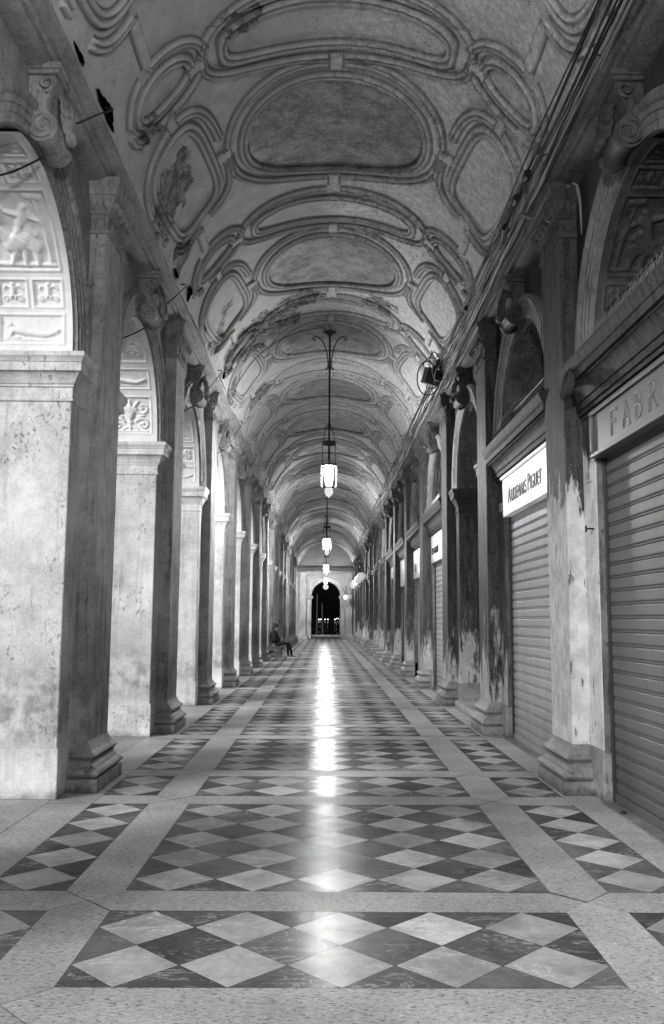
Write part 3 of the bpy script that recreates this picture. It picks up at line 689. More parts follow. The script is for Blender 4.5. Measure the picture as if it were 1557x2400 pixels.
def make_arch(name, sx, label, cat, group, loc, grid, mw, ma, mr, mk_):
    t = thing(name, loc, label, cat, group)
    th = np.linspace(0, math.pi, 61); w = MB(); R0 = HW
    top = ZT
    ys = [(-R0*math.cos(a), ZS + R0*math.sin(a)) for a in th]
    for xx, fl in ((0, 0), (sx*T, 1)):
        vs = []; fs = []
        for i, (y, z) in enumerate(ys): vs += [(xx, y, z), (xx, y, top)]
        for i in range(len(ys)-1): fs.append((2*i, 2*i+2, 2*i+3, 2*i+1))
        w.add(vs, fs)
        for s_ in (-1, 1): w.add([(xx, s_*R0, ZS), (xx, s_*P/2, ZS), (xx, s_*P/2, top), (xx, s_*R0, top)], [(0,1,2,3)])
    vs = []; fs = []
    for (y, z) in ys: vs += [(0, y, z), (sx*T, y, z)]
    for i in range(len(ys)-1): fs.append((2*i, 2*i+2, 2*i+3, 2*i+1))
    w.add(vs, fs); w.add([(0, -P/2, top), (0, P/2, top), (sx*T, P/2, top), (sx*T, -P/2, top)], [(0,1,2,3)])
    w.obj('spandrel_wall', mw, t, auto=30)
    prof = [(1.242, -.02), (1.242, .034), (1.305, .034), (1.312, .044), (1.365, .044), (1.372, .056), (1.42, .056), (1.435, .075), (1.465, .086), (1.49, .086), (1.495, .07), (1.52, .06), (1.525, -.01)]
    m = MB(); R = []
    for a in np.linspace(0, math.pi, 65):
        R.append([(-sx*p, -r_*math.cos(a), ZS + r_*math.sin(a)) for r_, p in prof])
    m.rings(R, closed=False, cap0=False, cap1=False).obj('archivolt', ma, t, auto=35)
    keystone(sx, mk_, t)
    relief_obj('relief_soffit', grid, sx, mr, t)
    return t
fr = {}
for k in range(0, 15):
    v = (0, 1, 2)[k % 3] if k < 3 else (1, 2, 0)[k % 3]
    lab = f'pale left arch with carved soffit and scroll keystone, {nth(k)} to the camera'
    loc = (XL, yc(k) - P/2, 0)
    if v not in fr: fr[v] = make_arch('arch', -1, lab, 'arch', 'arches of the open arcade on the left', loc, GR[v], M['wall'], M['carved'], M['relief'], M['carved'])
    else: o = dup(fr[v]); o.location = loc; o['label'] = lab
fr = {}
for k in range(0, 15):
    v = (0, 1, 1)[k % 3]
    lab = f'dark right arch over a shop with scroll keystone, {nth(k)} to the camera'
    loc = (XR, yc(k) - P/2, 0)
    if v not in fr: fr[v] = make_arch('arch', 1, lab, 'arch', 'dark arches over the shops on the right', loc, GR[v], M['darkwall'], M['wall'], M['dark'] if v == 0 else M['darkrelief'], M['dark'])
    else: o = dup(fr[v]); o.location = loc; o['label'] = lab

# cornices under the vault
CP = [(-.02, 5.545), (.10, 5.55), (.15, 5.575), (.162, 5.59), (.162, 5.604), (.19, 5.608), (.205, 5.622), (.208, 5.634), (.24, 5.638), (.262, 5.652), (.30, 5.66), (.318, 5.675), (.318, 5.70), (.26, 5.735), (-.02, 5.80)]
for sx, X, lab in ((-1, XL, 'long moulded stone cornice along the left side under the vault'), (1, XR, 'long moulded stone cornice along the right side under the cables')):
    m = MB(); ny = 36; R = []
    for i in range(ny):
        y = -2 + (YEND + 2)*i/(ny-1); jx, jz = rng.normal(0, .0025, 2)
        R.append([(-sx*(p + (.014 if sx > 0 else 0) + jx), y, z + jz) for p, z in CP])
    tag(m.rings(R, closed=True).obj('cornice', M['cornice'] if sx < 0 else M['rcornice'], None, auto=25, loc=(X, 0, 0)), lab, 'cornice')

# ------------------------------------------------------------------ shops on the right
def text_mesh(txt, size, depth, sx=1.0, spacing=1.0):
    c = bpy.data.curves.new('t', 'FONT'); c.body = txt; c.size = size; c.extrude = depth; c.align_x = 'CENTER'; c.space_character = spacing; c.offset = -size*.004
    o = bpy.data.objects.new('t', c); COL.objects.link(o); dg = bpy.context.evaluated_depsgraph_get(); dg.update()
    me = bpy.data.meshes.new_from_object(o.evaluated_get(dg)); bpy.data.objects.remove(o); bpy.data.curves.remove(c)
    # stand it up facing -X: text x -> -Y, text y -> Z
    me.transform(Matrix(((0,0,-1,0),(-sx,0,0,0),(0,1,0,0),(0,0,0,1)))); return me
def shutter(loc, z1, mat, label, half=HW-.06, group='roller shutters'):
    t = thing('roller_shutter', loc, label, 'shutter', group)
    m = MB(); pitch = .112; n = int((z1-.09)/pitch); pr = []
    z = .085
    for i in range(n+1):
        for dx, dz in ((.004, 0), (-.004, .003), (-.008, .012), (-.009, .045), (-.008, .078), (-.003, .086), (.007, .0885), (.007, .092), (-.004, .0945), (-.005, .102), (.006, .1055), (.006, .109)):
            if z + dz < z1: pr.append((dx, z + dz))
        z += pitch
    R = [[(dx, yy, zz) for dx, zz in pr] for yy in (-half, half)]
    m.rings([list(a) for a in zip(*R)], closed=False, cap0=False, cap1=False).obj('slat_curtain', mat, t, auto=22)
    MB().box(-.022, .02, -half, half, .012, .085).obj('bottom_bar', mat, t, bevel=.006)
    for s_ in (-1, 1): MB().box(-.035, .03, s_*half - .03*(s_ < 0), s_*half + .03*(s_ > 0), 0, z1).obj('guide_rail', M['darkiron'], t, bevel=.004)
    return t
def strokes(chars, h, w, gap, r):
    """engraved roman capitals as thin raised strokes with serifs, in (y, z) of the board; runs toward -y"""
    G = {'F': [[(0,0),(0,1)], [(0,1),(.75,1),(.8,.86)], [(0,.52),(.55,.52)], [(-.14,0),(.16,0)], [(-.14,1),(0,1)], [(.55,.6),(.55,.44)]],
         'A': [[(0,0),(.45,1)], [(.45,1),(.9,0)], [(.18,.36),(.72,.36)], [(-.12,0),(.16,0)], [(.72,0),(1.02,0)]],
         'B': [[(0,0),(0,1)], [(0,1),(.35,1),(.6,.9),(.62,.7),(.42,.54),(0,.52)], [(.4,.53),(.68,.42),(.74,.22),(.58,.04),(.3,0),(0,0)], [(-.14,0),(0,0)], [(-.14,1),(0,1)]],
         'R': [[(0,0),(0,1)], [(0,1),(.4,1),(.64,.9),(.66,.68),(.45,.53),(0,.5)], [(.35,.5),(.85,0),(1.0,.02)], [(-.14,0),(.16,0)], [(-.14,1),(0,1)]]}
    m = MB(); x = 0
    for ch in chars:
        for pl in G[ch]: m.tube([(0, -(x + p*w), q*h) for p, q in pl], r, 5)
        x += w + gap
    return m
TR = IMP[5:]
def shopfront(k, kind):
    y0 = yc(k) - P/2; loc = (XR, y0, 0); nn = nth(k)
    t = thing('shopfront', loc, {'pass': f'open doorway bay without transom on the right, {nn} to the camera'}.get(kind, f'shop bay with moulded transom and railed fanlight on the right, {nn} to the camera'), 'shopfront', 'shop bays on the right')
    half = HW + .36
    if kind != 'pass':
        m = MB(); R = []
        pr = [(-.30, 3.30), (-.01, 3.30), (.012, 3.315), (.012, 3.345), (.035, 3.35), (.035, 3.385), (.055, 3.392), (.055, 3.45), (.070, 3.455), (.07, 3.475)]
        pr += [(.072 + .055*(q/6)**1.8, 3.48 + .10*q/6) for q in range(7)] + [(.142, 3.585), (.142, 3.60), (.172, 3.604), (.172, 3.675), (.182, 3.68), (.182, 3.69), (.19, 3.70), (.20, 3.73), (.215, 3.755), (.215, 3.79), (.20, 3.80), (-.30, 3.80)]
        for yy in (-half, half): R.append([(-p, yy, z) for p, z in pr])
        m.rings([list(a) for a in zip(*R)] + [[(.30, -half, 3.30), (.30, half, 3.30)]], closed=False, cap0=False, cap1=False)
        m.add([(-p, -half, z) for p, z in pr], [tuple(range(len(pr)))]); m.add([(-p, half, z) for p, z in pr], [tuple(range(len(pr)))[::-1]])
        m.obj('transom', M['transom'], t, auto=35)
        for s_ in (-1, 1): MB().box(.004, .20, s_*(HW+.001), s_*(HW-.016), .0, 3.32).obj('door_jamb', M['jambstone'], t, bevel=.004)
        # railing behind the transom
        r = MB(); rh = 4.20; rx = .10
        r.tube([(rx, -HW+.02, rh), (rx, HW-.02, rh)], .016, 6); r.tube([(rx, -HW+.02, rh-.035), (rx, HW-.02, rh-.035)], .008, 5); r.tube([(rx, -HW+.02, 3.83), (rx, HW-.02, 3.83)], .01, 5)
        for i in range(15):
            yy = -HW + .1 + i*(2*HW-.2)/14
            r.tube([(rx, yy, 3.81), (rx, yy, rh-.03)], .006, 5)
            if i < 14: r.tube([(rx, yy, 3.83), (rx, yy+(2*HW-.2)/14, rh-.04)], .0045, 4)
        r.obj('railing', M['iron'], t)
        sp = MB()
        if k < 4:
            for i in range(58):
                yy = -HW + .03 + i*(2*HW-.06)/57
                for a in (-.55, -.12, .35): sp.tube([(-.16, yy, 3.795), (-.16 - .04*a, yy + .05*a + rng.uniform(-.012, .012), 3.795 + .115 + rng.uniform(-.02, .02))], .0018, 3)
            sp.obj('bird_spikes', M['spike'], t)
        fb = MB(); fb.box(T-.10, T-.09, -HW, HW, 3.6, ZS+HW+.02).obj('fanlight_glass', M['glassdark'], t)
        g = MB()
        for i in range(-3, 4):
            yy = i*HW/3.6; zt = ZS + math.sqrt(max(0, HW**2 - yy*yy))
            g.box(T-.13, T-.101, yy-.018, yy+.018, 3.7, zt)
        for zz in (4.15, 4.6): g.box(T-.127, T-.103, -math.sqrt(HW**2-(zz-ZS)**2), math.sqrt(HW**2-(zz-ZS)**2), zz-.015, zz+.015)
        g.obj('glazing_bar', M['darkdoor'], t)
    else:
        MB().box(T+2.2, T+2.3, -HW-.8, HW+.8, 0, 5.4).obj('inner_wall', M['darkwall'], t)
        MB().box(-.10, T, -HW, HW, 0.002, .125).obj('door_step', M['step'], t, bevel=.012)
        for s_ in (-1, 1): MB().box(T+.002, T+2.2, s_*(HW+.02), s_*(HW+.12), 0, 5.4).obj('side_wall', M['darkwall'], t)
        MB().box(T+.002, T+2.3, -HW-.8, HW+.8, 5.41, 5.5).obj('inner_ceiling', M['darkwall'], t)
    return t
def sign(k, z0, z1, mat, label, p=.03, y0=-HW+.02, y1=HW-.02, lip=True):
    t = thing('shop_sign', (XR, yc(k) - P/2, (z0+z1)/2), label, 'sign', 'shop signs')
    h = (z1-z0)/2
    MB().box(-p, .22, y0, y1, -h, h).obj('sign_board', mat, t, bevel=.004)
    return t
kinds = ['shop', 'shop', 'pass'] + ['shop']*12
for k in range(15): shopfront(k, kinds[k])
# bay 0: grey board with engraved capitals, framed
s0 = sign(0, 2.90, 3.30, M['signwood'], 'grey framed board with raised letters FABR over the nearest shutter')
fm = MB()
for (a, b, c, d) in ((-HW+.02, HW-.02, .165, .205), (-HW+.02, HW-.02, -.205, -.165), (-HW+.02, -HW+.07, -.165, .165), (HW-.07, HW-.02, -.165, .165)):
    fm.box(-.058, -.028, a, b, c, d)
fm.obj('sign_frame', M['signwood'], s0, bevel=.008)
lp = plain('raised_letter_paint', .13, .4, .5)
for i_, ch in enumerate('FABR'):
    l = strokes(ch, .20, .165, .115, .0085).obj('letter', lp, s0, smooth=True); l.location = (-.031, .70 - i_*.28, -.10)
# bay 1: white lit sign
s1 = sign(1, 2.84, 3.36, M['litsign'], 'white lit sign with black AUDEMARS PIGUET lettering over a pale shutter', p=.02)
MB().box(-.05, -.018, -HW+.02, HW-.02, .225, .262).obj('light_lip', M['litsign'], s1, bevel=.004)
def letters(t, parts, cx, z, x):
    m = None
    for i, (txt, size, y, sq) in enumerate(parts):
        me = text_mesh(txt, size, .006, sq); me.transform(Matrix.Translation((x, y + cx, z))); o = mk('lettering', me, M['black'], t)
    return t
letters(s1, [('A', .31, .77, .78), ('UDEMARS', .24, .235, .78), ('P', .31, -.30, .78), ('IGUET', .24, -.64, .78)], .02, -.125, -.026)
s3 = sign(3, 2.72, 3.30, M['dimsign'], 'white sign reading N. LETHAN in thin capitals, beyond the open doorway', p=.02)
letters(s3, [('N. LETHAN', .22, 0, .95)], .45, -.12, -.026)
s4 = sign(4, 2.55, 3.26, M['dimsign'], 'white sign with large letters IS, above a grey panelled door', p=.02)
letters(s4, [('IS', .30, 0, 1)], .55, -.2, -.026)
sign(5, 2.5, 3.28, M['dimsign'], 'blank white sign board over the shop beyond the IS sign', p=.02)
sign(6, 2.9, 3.28, M['signwood'], 'grey blank board, next shop past the blank white sign')
shutter((XR+.085, yc(0)-P/2, 0), 3.0, M['shutter_dark'], 'dark grey steel roller shutter closed under the FABR board')
shutter((XR+.085, yc(1)-P/2, 0), 2.95, M['shutter'], 'pale steel roller shutter closed under the AUDEMARS PIGUET sign')
shutter((XR+.085, yc(3)-P/2, 0), 2.85, M['shutter'], 'pale steel roller shutter closed under the N. LETHAN sign')
shutter((XR+.085, yc(5)-P/2, 0), 2.60, M['shutter'], 'pale steel roller shutter closed under the blank white sign')
def panel_door(k, mat, label):
    t = thing('shop_door', (XR+.1, yc(k)-P/2, 0), label, 'door', 'closed shop doors on the right')
    MB().box(0, .05, -HW+.01, HW-.01, 0.004, 3.32).obj('door_leaf', mat, t)
    m = MB()
    for i in range(3):
        yy = -HW + .06 + i*(2*HW-.1)/3
        for (za, zb) in ((.15, 1.0), (1.1, 2.3)): m.box(-.02, 0.002, yy, yy + (2*HW-.1)/3 - .06, za, zb)
    m.obj('door_panel', mat, t, bevel=.01)
    MB().tube([(-.03, .05, 1.0), (-.05, .05, 1.05), (-.03, .05, 1.12)], .01).obj('door_handle', M['darkiron'], t)
panel_door(4, M['door'], 'grey panelled shop door below the IS sign')
for k in range(6, 15): panel_door(k, M['darkdoor'], f'dark panelled shop door in the {ORD[k]} bay on the right')
# jamb strips beside the shutters, number plates, small fixings
for k, z in ((0, 2.72), (1, 2.72)):
    t = thing('number_plate', (XR - .001, yc(k) - P/2 + HW + .19, z + (.06 if k == 0 else .28)), ['small pale house number plate on the jamb of the pale pier', 'small pale house number plate beside the AUDEMARS PIGUET sign'][k], 'plate', 'house number plates')
    MB().box(-.012, 0, -.075, .075, -.055, .055).obj('plate', M['plate'], t, bevel=.003)
    m = MB(); m.box(-.014, -.011, .02, .03, -.03, .03); m.box(-.014, -.011, -.03, -.02, -.03, .03); m.obj('digit', M['darkiron'], t)
t = thing('door_stop', (XR - .02, yc(0) - P/2 + HW + .10, 2.30), 'small iron hook fixed to the jamb left of the nearest shutter', 'hook')
MB().tube([(0.03, 0, 0), (-.05, 0, 0)], .008).tube([(-.05, 0, -.03), (-.05, 0, .025)], .009).obj('hook', M['iron'], t)
m = MB().lathe([(.001, 0), (.028, 0), (.03, .012), (.018, .03), (.006, .034)], 14); tag(m.obj('floor_stop', M['iron'], None, loc=(XR - .02, 7.1, .002)), 'small black door stop on the floor at the nearest shutter', 'door stop')
# sill stones under the shutters
for k in (0, 1, 3, 5):
    tag(MB().box(-.05, .2, -HW+.02, HW-.02, .001, .014).obj('threshold', M['step'], None, loc=(XR, yc(k)-P/2, 0)), f'flat stone threshold under the shutter in the {ORD[k] if k else "first"} bay on the right', 'threshold', 'thresholds')
# ------------------------------------------------------------------ end wall with the portal
def end_wall():
    t = thing('end_wall', (0, YEND, 0), 'far stone wall closing the arcade with an arched portal to the night', 'wall')
    RP = 1.10; ZP = 3.22; w = MB(); th = np.linspace(0, math.pi, 41)
    top = 7.45
    vs = []; fs = []
    for a in th: vs += [(-RP*math.cos(a), 0, ZP + RP*math.sin(a)), (-RP*math.cos(a), 0, top)]
    for i in range(40): fs.append((2*i, 2*i+2, 2*i+3, 2*i+1))
    w.add(vs, fs)
    for s_ in (-1, 1): w.add([(s_*RP, 0, 0), (s_*3.2, 0, 0), (s_*3.2, 0, top), (s_*RP, 0, top), ], [(0,1,2,3)])
    vs = []; fs = []
    for a in th: vs += [(-RP*math.cos(a), 0, ZP + RP*math.sin(a)), (-RP*math.cos(a), 2.4, ZP + RP*math.sin(a))]
    for i in range(40): fs.append((2*i, 2*i+2, 2*i+3, 2*i+1))
    w.add(vs, fs)
    for s_ in (-1, 1): w.add([(s_*RP, 0, 0), (s_*RP, 2.4, 0), (s_*RP, 2.4, ZP), (s_*RP, 0, ZP)], [(0,1,2,3)])
    w.obj('wall', M['lunette'], t, auto=30)
    m = MB(); R = []
    for a in np.linspace(0, math.pi, 41): R.append([(-r_*math.cos(a), -p, ZP + r_*math.sin(a)) for r_, p in ((1.09, -.01), (1.09, .05), (1.2, .05), (1.21, .075), (1.32, .075), (1.34, .1), (1.40, .1), (1.41, 0))])
    m.rings(R, closed=False, cap0=False, cap1=False).obj('archivolt', M['wall'], t, auto=35)
    for s_ in (-1, 1):
        MB().rings(loop_rings([(o, z - 3.80 + ZP) for o, z in IMP], *sorted((s_*1.09, s_*1.42)), -.06, .3)).obj('impost', M['wall'], t, auto=35)
        MB().box(s_*1.10, s_*1.42, -.05, .2, 0, ZP-.40).obj('jamb', M['wall'], t, bevel=.01)
        MB().rings(loop_rings([(0, .3), (0, 5.0)], *sorted((s_*1.50, s_*1.98)), -.12, .1)).obj('pilaster', M['wall'], t, bevel=.01)
        MB().rings(loop_rings(BASE, *sorted((s_*1.50, s_*1.98)), -.12, .1)).obj('base', M['base'], t, auto=40)
    for z0, z1, p in ((4.90, 4.97, .06), (5.10, 5.32, .22), (5.32, 5.38, .26)):
        MB().box(-2.3, 2.3, -p, .1, z0, z1).obj('lintel', M['darkwall'] if z0 > 5 else M['wall'], t, bevel=.01)
end_wall()

# ------------------------------------------------------------------ lanterns
def lantern(loc, label, big=False):
    t = thing('hanging_lantern', loc, label, 'lantern', 'lanterns hanging from the vault')
    # loc.z = crown of the vault; everything hangs below
    zt = 0
    MB().lathe([(.006, .03), (.012, -.06), (.020, -.10), (.135, -.115), (.135, -.122), (.06, -.15), (.028, -.20), (.02, -.24)], 24).obj('canopy', M['iron'], t, auto=40)
    MB().tube([(0, 0, -.2), (0, 0, -2.70)], .020, 10).obj('rod', M['iron'], t, smooth=True)
    a = MB()
    for k in range(4):
        an = k*math.pi/2 + .0; c, s_ = math.cos(an), math.sin(an)
        pts = [(.028, -.86), (.034, -.70), (.05, -.56), (.085, -.42), (.14, -.30), (.21, -.225), (.27, -.20), (.31, -.215), (.335, -.25), (.325, -.285), (.30, -.29), (.288, -.27), (.30, -.255)]
        a.tube([(r_*c, r_*s_, z) for r_, z in pts], .0105, 6)
        pts = [(.03, -.70), (.035, -.80), (.05, -.87), (.075, -.885), (.085, -.86), (.07, -.845)]
        a.tube([(r_*c, r_*s_, z) for r_, z in pts], .009, 6)
    a.obj('scroll_arm', M['iron'], t, smooth=True)
    MB().lathe([(.022, -1.96), (.034, -1.98), (.034, -2.03), (.022, -2.06)], 12).obj('collar', M['iron'], t)
    ch = MB()
    for k in range(4):
        an = k*math.pi/2; c, s_ = math.cos(an), math.sin(an)
        ch.tube([((.03 + .035*math.cos(q) + .03)*c, (.06 + .035*math.cos(q))*s_, -2.07 + .035*math.sin(q)) for q in np.linspace(0, 6.28, 13)], .006, 5)
        p0, p1, p2 = np.array((.07, -2.11)), np.array((.124, -2.36)), np.array((.128, -2.78))
        for (a0, a1, n) in ((p0, p1, 9), (p1, p2, 15)):
            for i in range(n):
                q = a0 + (a1-a0)*(i+.5)/n; L = np.linalg.norm(a1-a0)/n*.62
                tw = (i % 2)*math.pi/2
                ch.tube([((q[0] + .009*math.cos(w_)*math.cos(tw))*c - .009*math.cos(w_)*math.sin(tw)*s_, (q[0] + .009*math.cos(w_)*math.cos(tw))*s_ + .009*math.cos(w_)*math.sin(tw)*c, q[1] + L*math.sin(w_)) for w_ in np.linspace(0, 6.283, 9)], .0042, 4, False)
    ch.obj('chain', M['iron'], t)
    MB().rings([[((.128 + dx)*math.cos(q), (.128 + dx)*math.sin(q), z) for q in np.linspace(0, 6.2832, 29)[:-1]] for dx, z in ((-.004, -2.325), (.006, -2.325), (.006, -2.385), (-.004, -2.385), (-.004, -2.325))], cap0=False, cap1=False).obj('hoop', M['iron'], t)
    # lantern body
    z1, z0 = -2.80, -3.23
    MB().lathe([(.02, z1+.07), (.04, z1+.05), (.10, z1+.03), (.132, z1+.008), (.132, z1-.012), (.118, z1-.016)], 24).obj('lantern_cap', M['darkiron'], t, auto=40)
    fm = MB()
    for k in range(4):
        an = k*math.pi/2 + math.pi/4*0; c, s_ = math.cos(an), math.sin(an)
        pts = [(.130, z1+.03), (.150, z1+.055), (.158, z1+.03), (.148, z1-.01), (.146, z1-.10), (.146, z0+.07), (.138, z0+.025), (.105, z0)]
        fm.tube([(r_*c, r_*s_, z) for r_, z in pts], .0068, 6)
    fm.obj('lantern_frame', M['brass'], t, smooth=True)
    MB().lathe([(.085, z0+.022), (.112, z0+.02), (.112, z0-.006), (.085, z0-.010)], 24).obj('lower_ring', M['darkiron'], t)
    MB().lathe([(.04, z1-.02), (.082, z1-.03), (.088, z1-.10), (.076, z1-.22), (.058, z0+.06), (.050, z0+.025), (.03, z0+.022)], 24).obj('glass', M['lamp'], t, smooth=True)
    if not big:
        MB().lathe([(.076, z0-.012), (.080, z0-.05), (.082, z0-.095), (.070, z0-.135), (.045, z0-.165), (.018, z0-.178), (.012, z0-.20), (.001, z0-.205)], 24).obj('lower_globe', M['lampglobe'], t, smooth=True)
    else:
        MB().sphere((0, 0, z0-.21), .20, 24, 16).obj('lower_globe', M['lampglobe'], t, smooth=True)
    return t
CROWN = VZ + VB - .035
names = ['hanging lantern with lit glass nearest the camera, on a long rod', 'second lit lantern down the vault, below and behind the nearest one', 'third lit lantern, small and bright above the far portal', 'farthest lantern with a large round globe at the portal']
for i in range(4):
    lantern((-.02, 17.0 + i*15.81, CROWN), names[i], i == 3)
lantern((-.02, 17.0 - 15.81, CROWN), 'lit lantern hanging above the camera', False)

# globe lamps on scroll brackets
def globe_lamp(loc, label, X1, end=False):
    """loc = centre of the globe; the bracket reaches X1 (or the wall behind when end)"""
    t = thing('globe_lamp', loc, label, 'lamp', 'round globe lamps on scroll brackets')
    R = .205
    MB().sphere((0, 0, 0), R, 24, 16).obj('globe', M['ball'], t, smooth=True)
    MB().lathe([(.075, R-.03), (.09, R-.01), (.07, R+.03), (.03, R+.06), (.015, R+.10)], 14).obj('holder', M['iron'], t)
    b = MB(); d = X1 - loc[0]
    def P_(a, z): return (0, a, z) if end else (a, 0, z)
    D_ = d if not end else YEND - loc[1]
    b.tube([P_(0, R+.08), P_(-.05*np.sign(D_), R+.22), P_(D_*.2, R+.42), P_(D_*.55, R+.46), P_(D_*.85, R+.30), P_(D_, R+.12)], .014, 6)
    for (cx, cz, r, a0, sg) in ((.32, .24, .17, 0, 1), (.68, .16, .12, 3.1, -1), (.45, .60, .12, 1.0, 1)):
        b.tube([P_(D_*cx + r*(1-q*.85)*math.cos(a0 + sg*q*10), R + cz + r*(1-q*.85)*math.sin(a0 + sg*q*10)) for q in np.linspace(0, 1, 30)], .010, 5)
    b.tube([P_(D_, R-.15), P_(D_, R+.7)], .016, 6)
    b.obj('bracket', M['iron'], t, smooth=True)
for i in range(4):
    globe_lamp((1.70, yc(9+i), 3.62), f'white globe lamp bracketed from the right wall, {["nearest", "second", "third", "farthest"][i]} of the row of four', XR - PP)
globe_lamp((1.50, YEND - .75, 3.10), 'white globe lamp on a big scroll bracket at the far wall, right of the portal', 0, True)

# ------------------------------------------------------------------ cables, box, holes and rods
def cable_bundle():
    t = thing('cable_bundle', (0, 0, 0), 'bundle of loose cables strung along the right cornice under the vault', 'cables')
    for c in range(10):
        ph = rng.uniform(0, 6.28); pts = []
        px = [1.955, 1.93, 1.905, 1.975, 1.89, 1.945, 1.872, 1.855, 1.90, 1.96][c]; pz = [5.70, 5.73, 5.77, 5.685, 5.80, 5.745, 5.90, 5.945, 5.85, 5.66][c]
        for y in np.arange(1.5, 60, .33):
            sag = .055*(1 - math.cos((y + ph)*2*math.pi/1.98))*(.3 + .7*((c*37 + int(y/1.98)*13) % 5)/4)
            pts.append((px - .012*math.sin(y*.9 + ph) - .4*sag, y, pz - sag*(.9) + .012*math.sin(y*1.7 + ph)))
        MB().tube(pts, [.013, .009, .008, .015, .006, .009, .012, .008, .006, .008][c], 6).obj('cable', M['palecable'] if c in (0, 3, 9) else M['iron'], t, smooth=True)
    m = MB()
    for y in np.arange(4.5, 40, 1.6):
        m.tube([(1.99, y, 5.66), (1.90, y + .01, 5.68), (1.89, y + .02, 5.76), (1.97, y + .03, 5.80)], .006, 5)
    m.obj('cable_tie', M['iron'], t)
    return t
cable_bundle()
for i, (x, y, z) in enumerate([(1.86, 8.15, 5.80), (1.86, 8.65, 5.80), (1.87, 9.3, 5.78), (1.86, 11.9, 5.80), (1.85, 24.5, 5.84), (1.85, 31, 5.84)]):
    o = MB().rings([[(x + dx*.9*math.cos(q), y + (j-.5)*.10, z + dx*math.sin(q)) for q in np.linspace(0, 6.283, 13)[:-1]] for j, dx in ((0, .03), (0, .045), (1, .045), (1, .03))]).obj('spotlight', M['iron'], None, auto=40)
    tag(o, f'small black spotlight clamped to the right cornice cables, {nth(i)} to the camera', 'spotlight', 'small spotlights along the right cornice')
jb = thing('junction_box', (1.80, 15.1, 5.80), 'dark junction box in a tangle of looped cables high on the right', 'junction box')
q = MB(); q.box(-.15, .13, -.10, .12, -.22, .06); ob = q.obj('box', M['darkiron'], jb, bevel=.012); ob.rotation_euler = (.25, .2, .3)
for c in range(7):
    a0 = rng.uniform(0, 6.28); pts = []
    w = [.24, .20, .16, .26, .13, .19, .10][c]; cx, cz = [(-.05, -.05), (.10, .02), (.02, .12), (-.12, -.16), (.2, .06), (.12, -.16), (-.02, .17)][c]
    n_ = 26
    for k in range(n_):
        a = a0 + k/n_*(5.2 + c*.2)
        pts.append((cx + w*math.cos(a)*.75, -.16 - .02*c + .05*math.sin(2*a), cz + w*1.15*math.sin(a)))
    MB().tube(pts, .011 if c % 2 else .008, 6).obj('loop', M['palecable'] if c in (1, 5) else M['cable'], jb, smooth=True)
tg = MB()
for k in range(5): tg.sphere((.10 + rng.uniform(-.07, .07), -.05 + rng.uniform(-.08, .05), .14 + rng.uniform(-.06, .08)), (.06, .06, .05), 8, 6)
tg.obj('splice', M['iron'], jb, smooth=True)
tag(MB().tube([(1.93, 8.75, 5.70), (1.97, 8.60, 5.58), (2.05, 8.45, 5.50), (2.13, 8.25, 5.44), (2.17, 8.02, 5.46), (2.16, 7.88, 5.52), (2.18, 7.82, 5.58), (2.24, 7.80, 5.52), (2.26, 7.79, 5.35), (2.28, 7.80, 5.05)], .016, 6).obj('conduit', M['palecable'], None, smooth=True), 'thick grey conduit snaking over the nearest right capital', 'conduit')
tag(MB().tube([(2.16, 12.0, 4.6), (2.10, 11.6, 4.15), (2.08, 11.2, 3.86), (2.04, 10.4, 3.90), (2.06, 9.2, 3.98), (2.1, 8.75, 4.15), (2.10, 8.68, 4.5)], .005, 5).obj('wire', M['cable'], None, smooth=True), 'thin slack wire hanging across the pilaster by the pale shutter', 'wire')
co = MB()
for k in range(4):
    a = np.linspace(.4, 5.6 + .3*k, 22); co.tube([(-.05 - .015*k, .06*math.sin(q*2 + k), .13*math.cos(q) - .01*k) if 0 else (-.06 - .02*k + .03*math.cos(q), -.02 + .10*math.sin(q), .14*math.cos(q) - .01*k) for q in a], .011, 6)
tag(co.obj('cable_coil', M['cable'], None, smooth=True, loc=(XR - .10, 7.72, 3.62)), 'coil of dark cable on the transom end beside the pale pier', 'cable')
# holes in the plaster above the left cornice, bent rods and tie cables
def hole(x, y, z, ry, rz, label):
    m = MB(); n = 22; ring = []
    ang = math.atan2(x/VA, (z-VZ)/VB); nx, nz = -math.sin(ang), -math.cos(ang); tx, tz = math.cos(ang), -math.sin(ang)
    for k in range(n):
        a = 2*math.pi*k/n; j = 1 + .25*math.sin(3*a + y) + .12*math.sin(7*a)
        u_, v_ = rz*math.cos(a)*j, ry*math.sin(a)*j
        ring.append((x + tx*u_ + nx*.018, y + v_, z + tz*u_ + nz*.018))
    outer = [(p[0] + nx*.004, p[1], p[2] + nz*.004) for p in ring]
    c = np.mean(ring, 0); ins = [tuple(c + (np.array(p)-c)*.8 - np.array((nx, 0, nz))*.008) for p in ring]
    m.rings([ring, outer, ins], cap0=False)
    tag(m.obj('plaster_hole', M['hole'], None), label, 'hole', 'holes in the plaster above the left cornice')
def vpt(s): a = s/2.015; return VA*math.sin(a), VZ + VB*math.cos(a)
for i, (s_, y, ry, rz) in enumerate([(-2.73, 6.25, .13, .025), (-2.69, 7.05, .26, .06), (-2.70, 10.6, .13, .035), (-2.60, 11.5, .13, .09), (-2.58, 13.0, .12, .07), (-2.6, 15.6, .1, .06)]):
    x, z = vpt(s_); hole(x, y, z, ry, rz, f'black hole broken through the plaster above the left cornice, {nth(i)} to the camera')
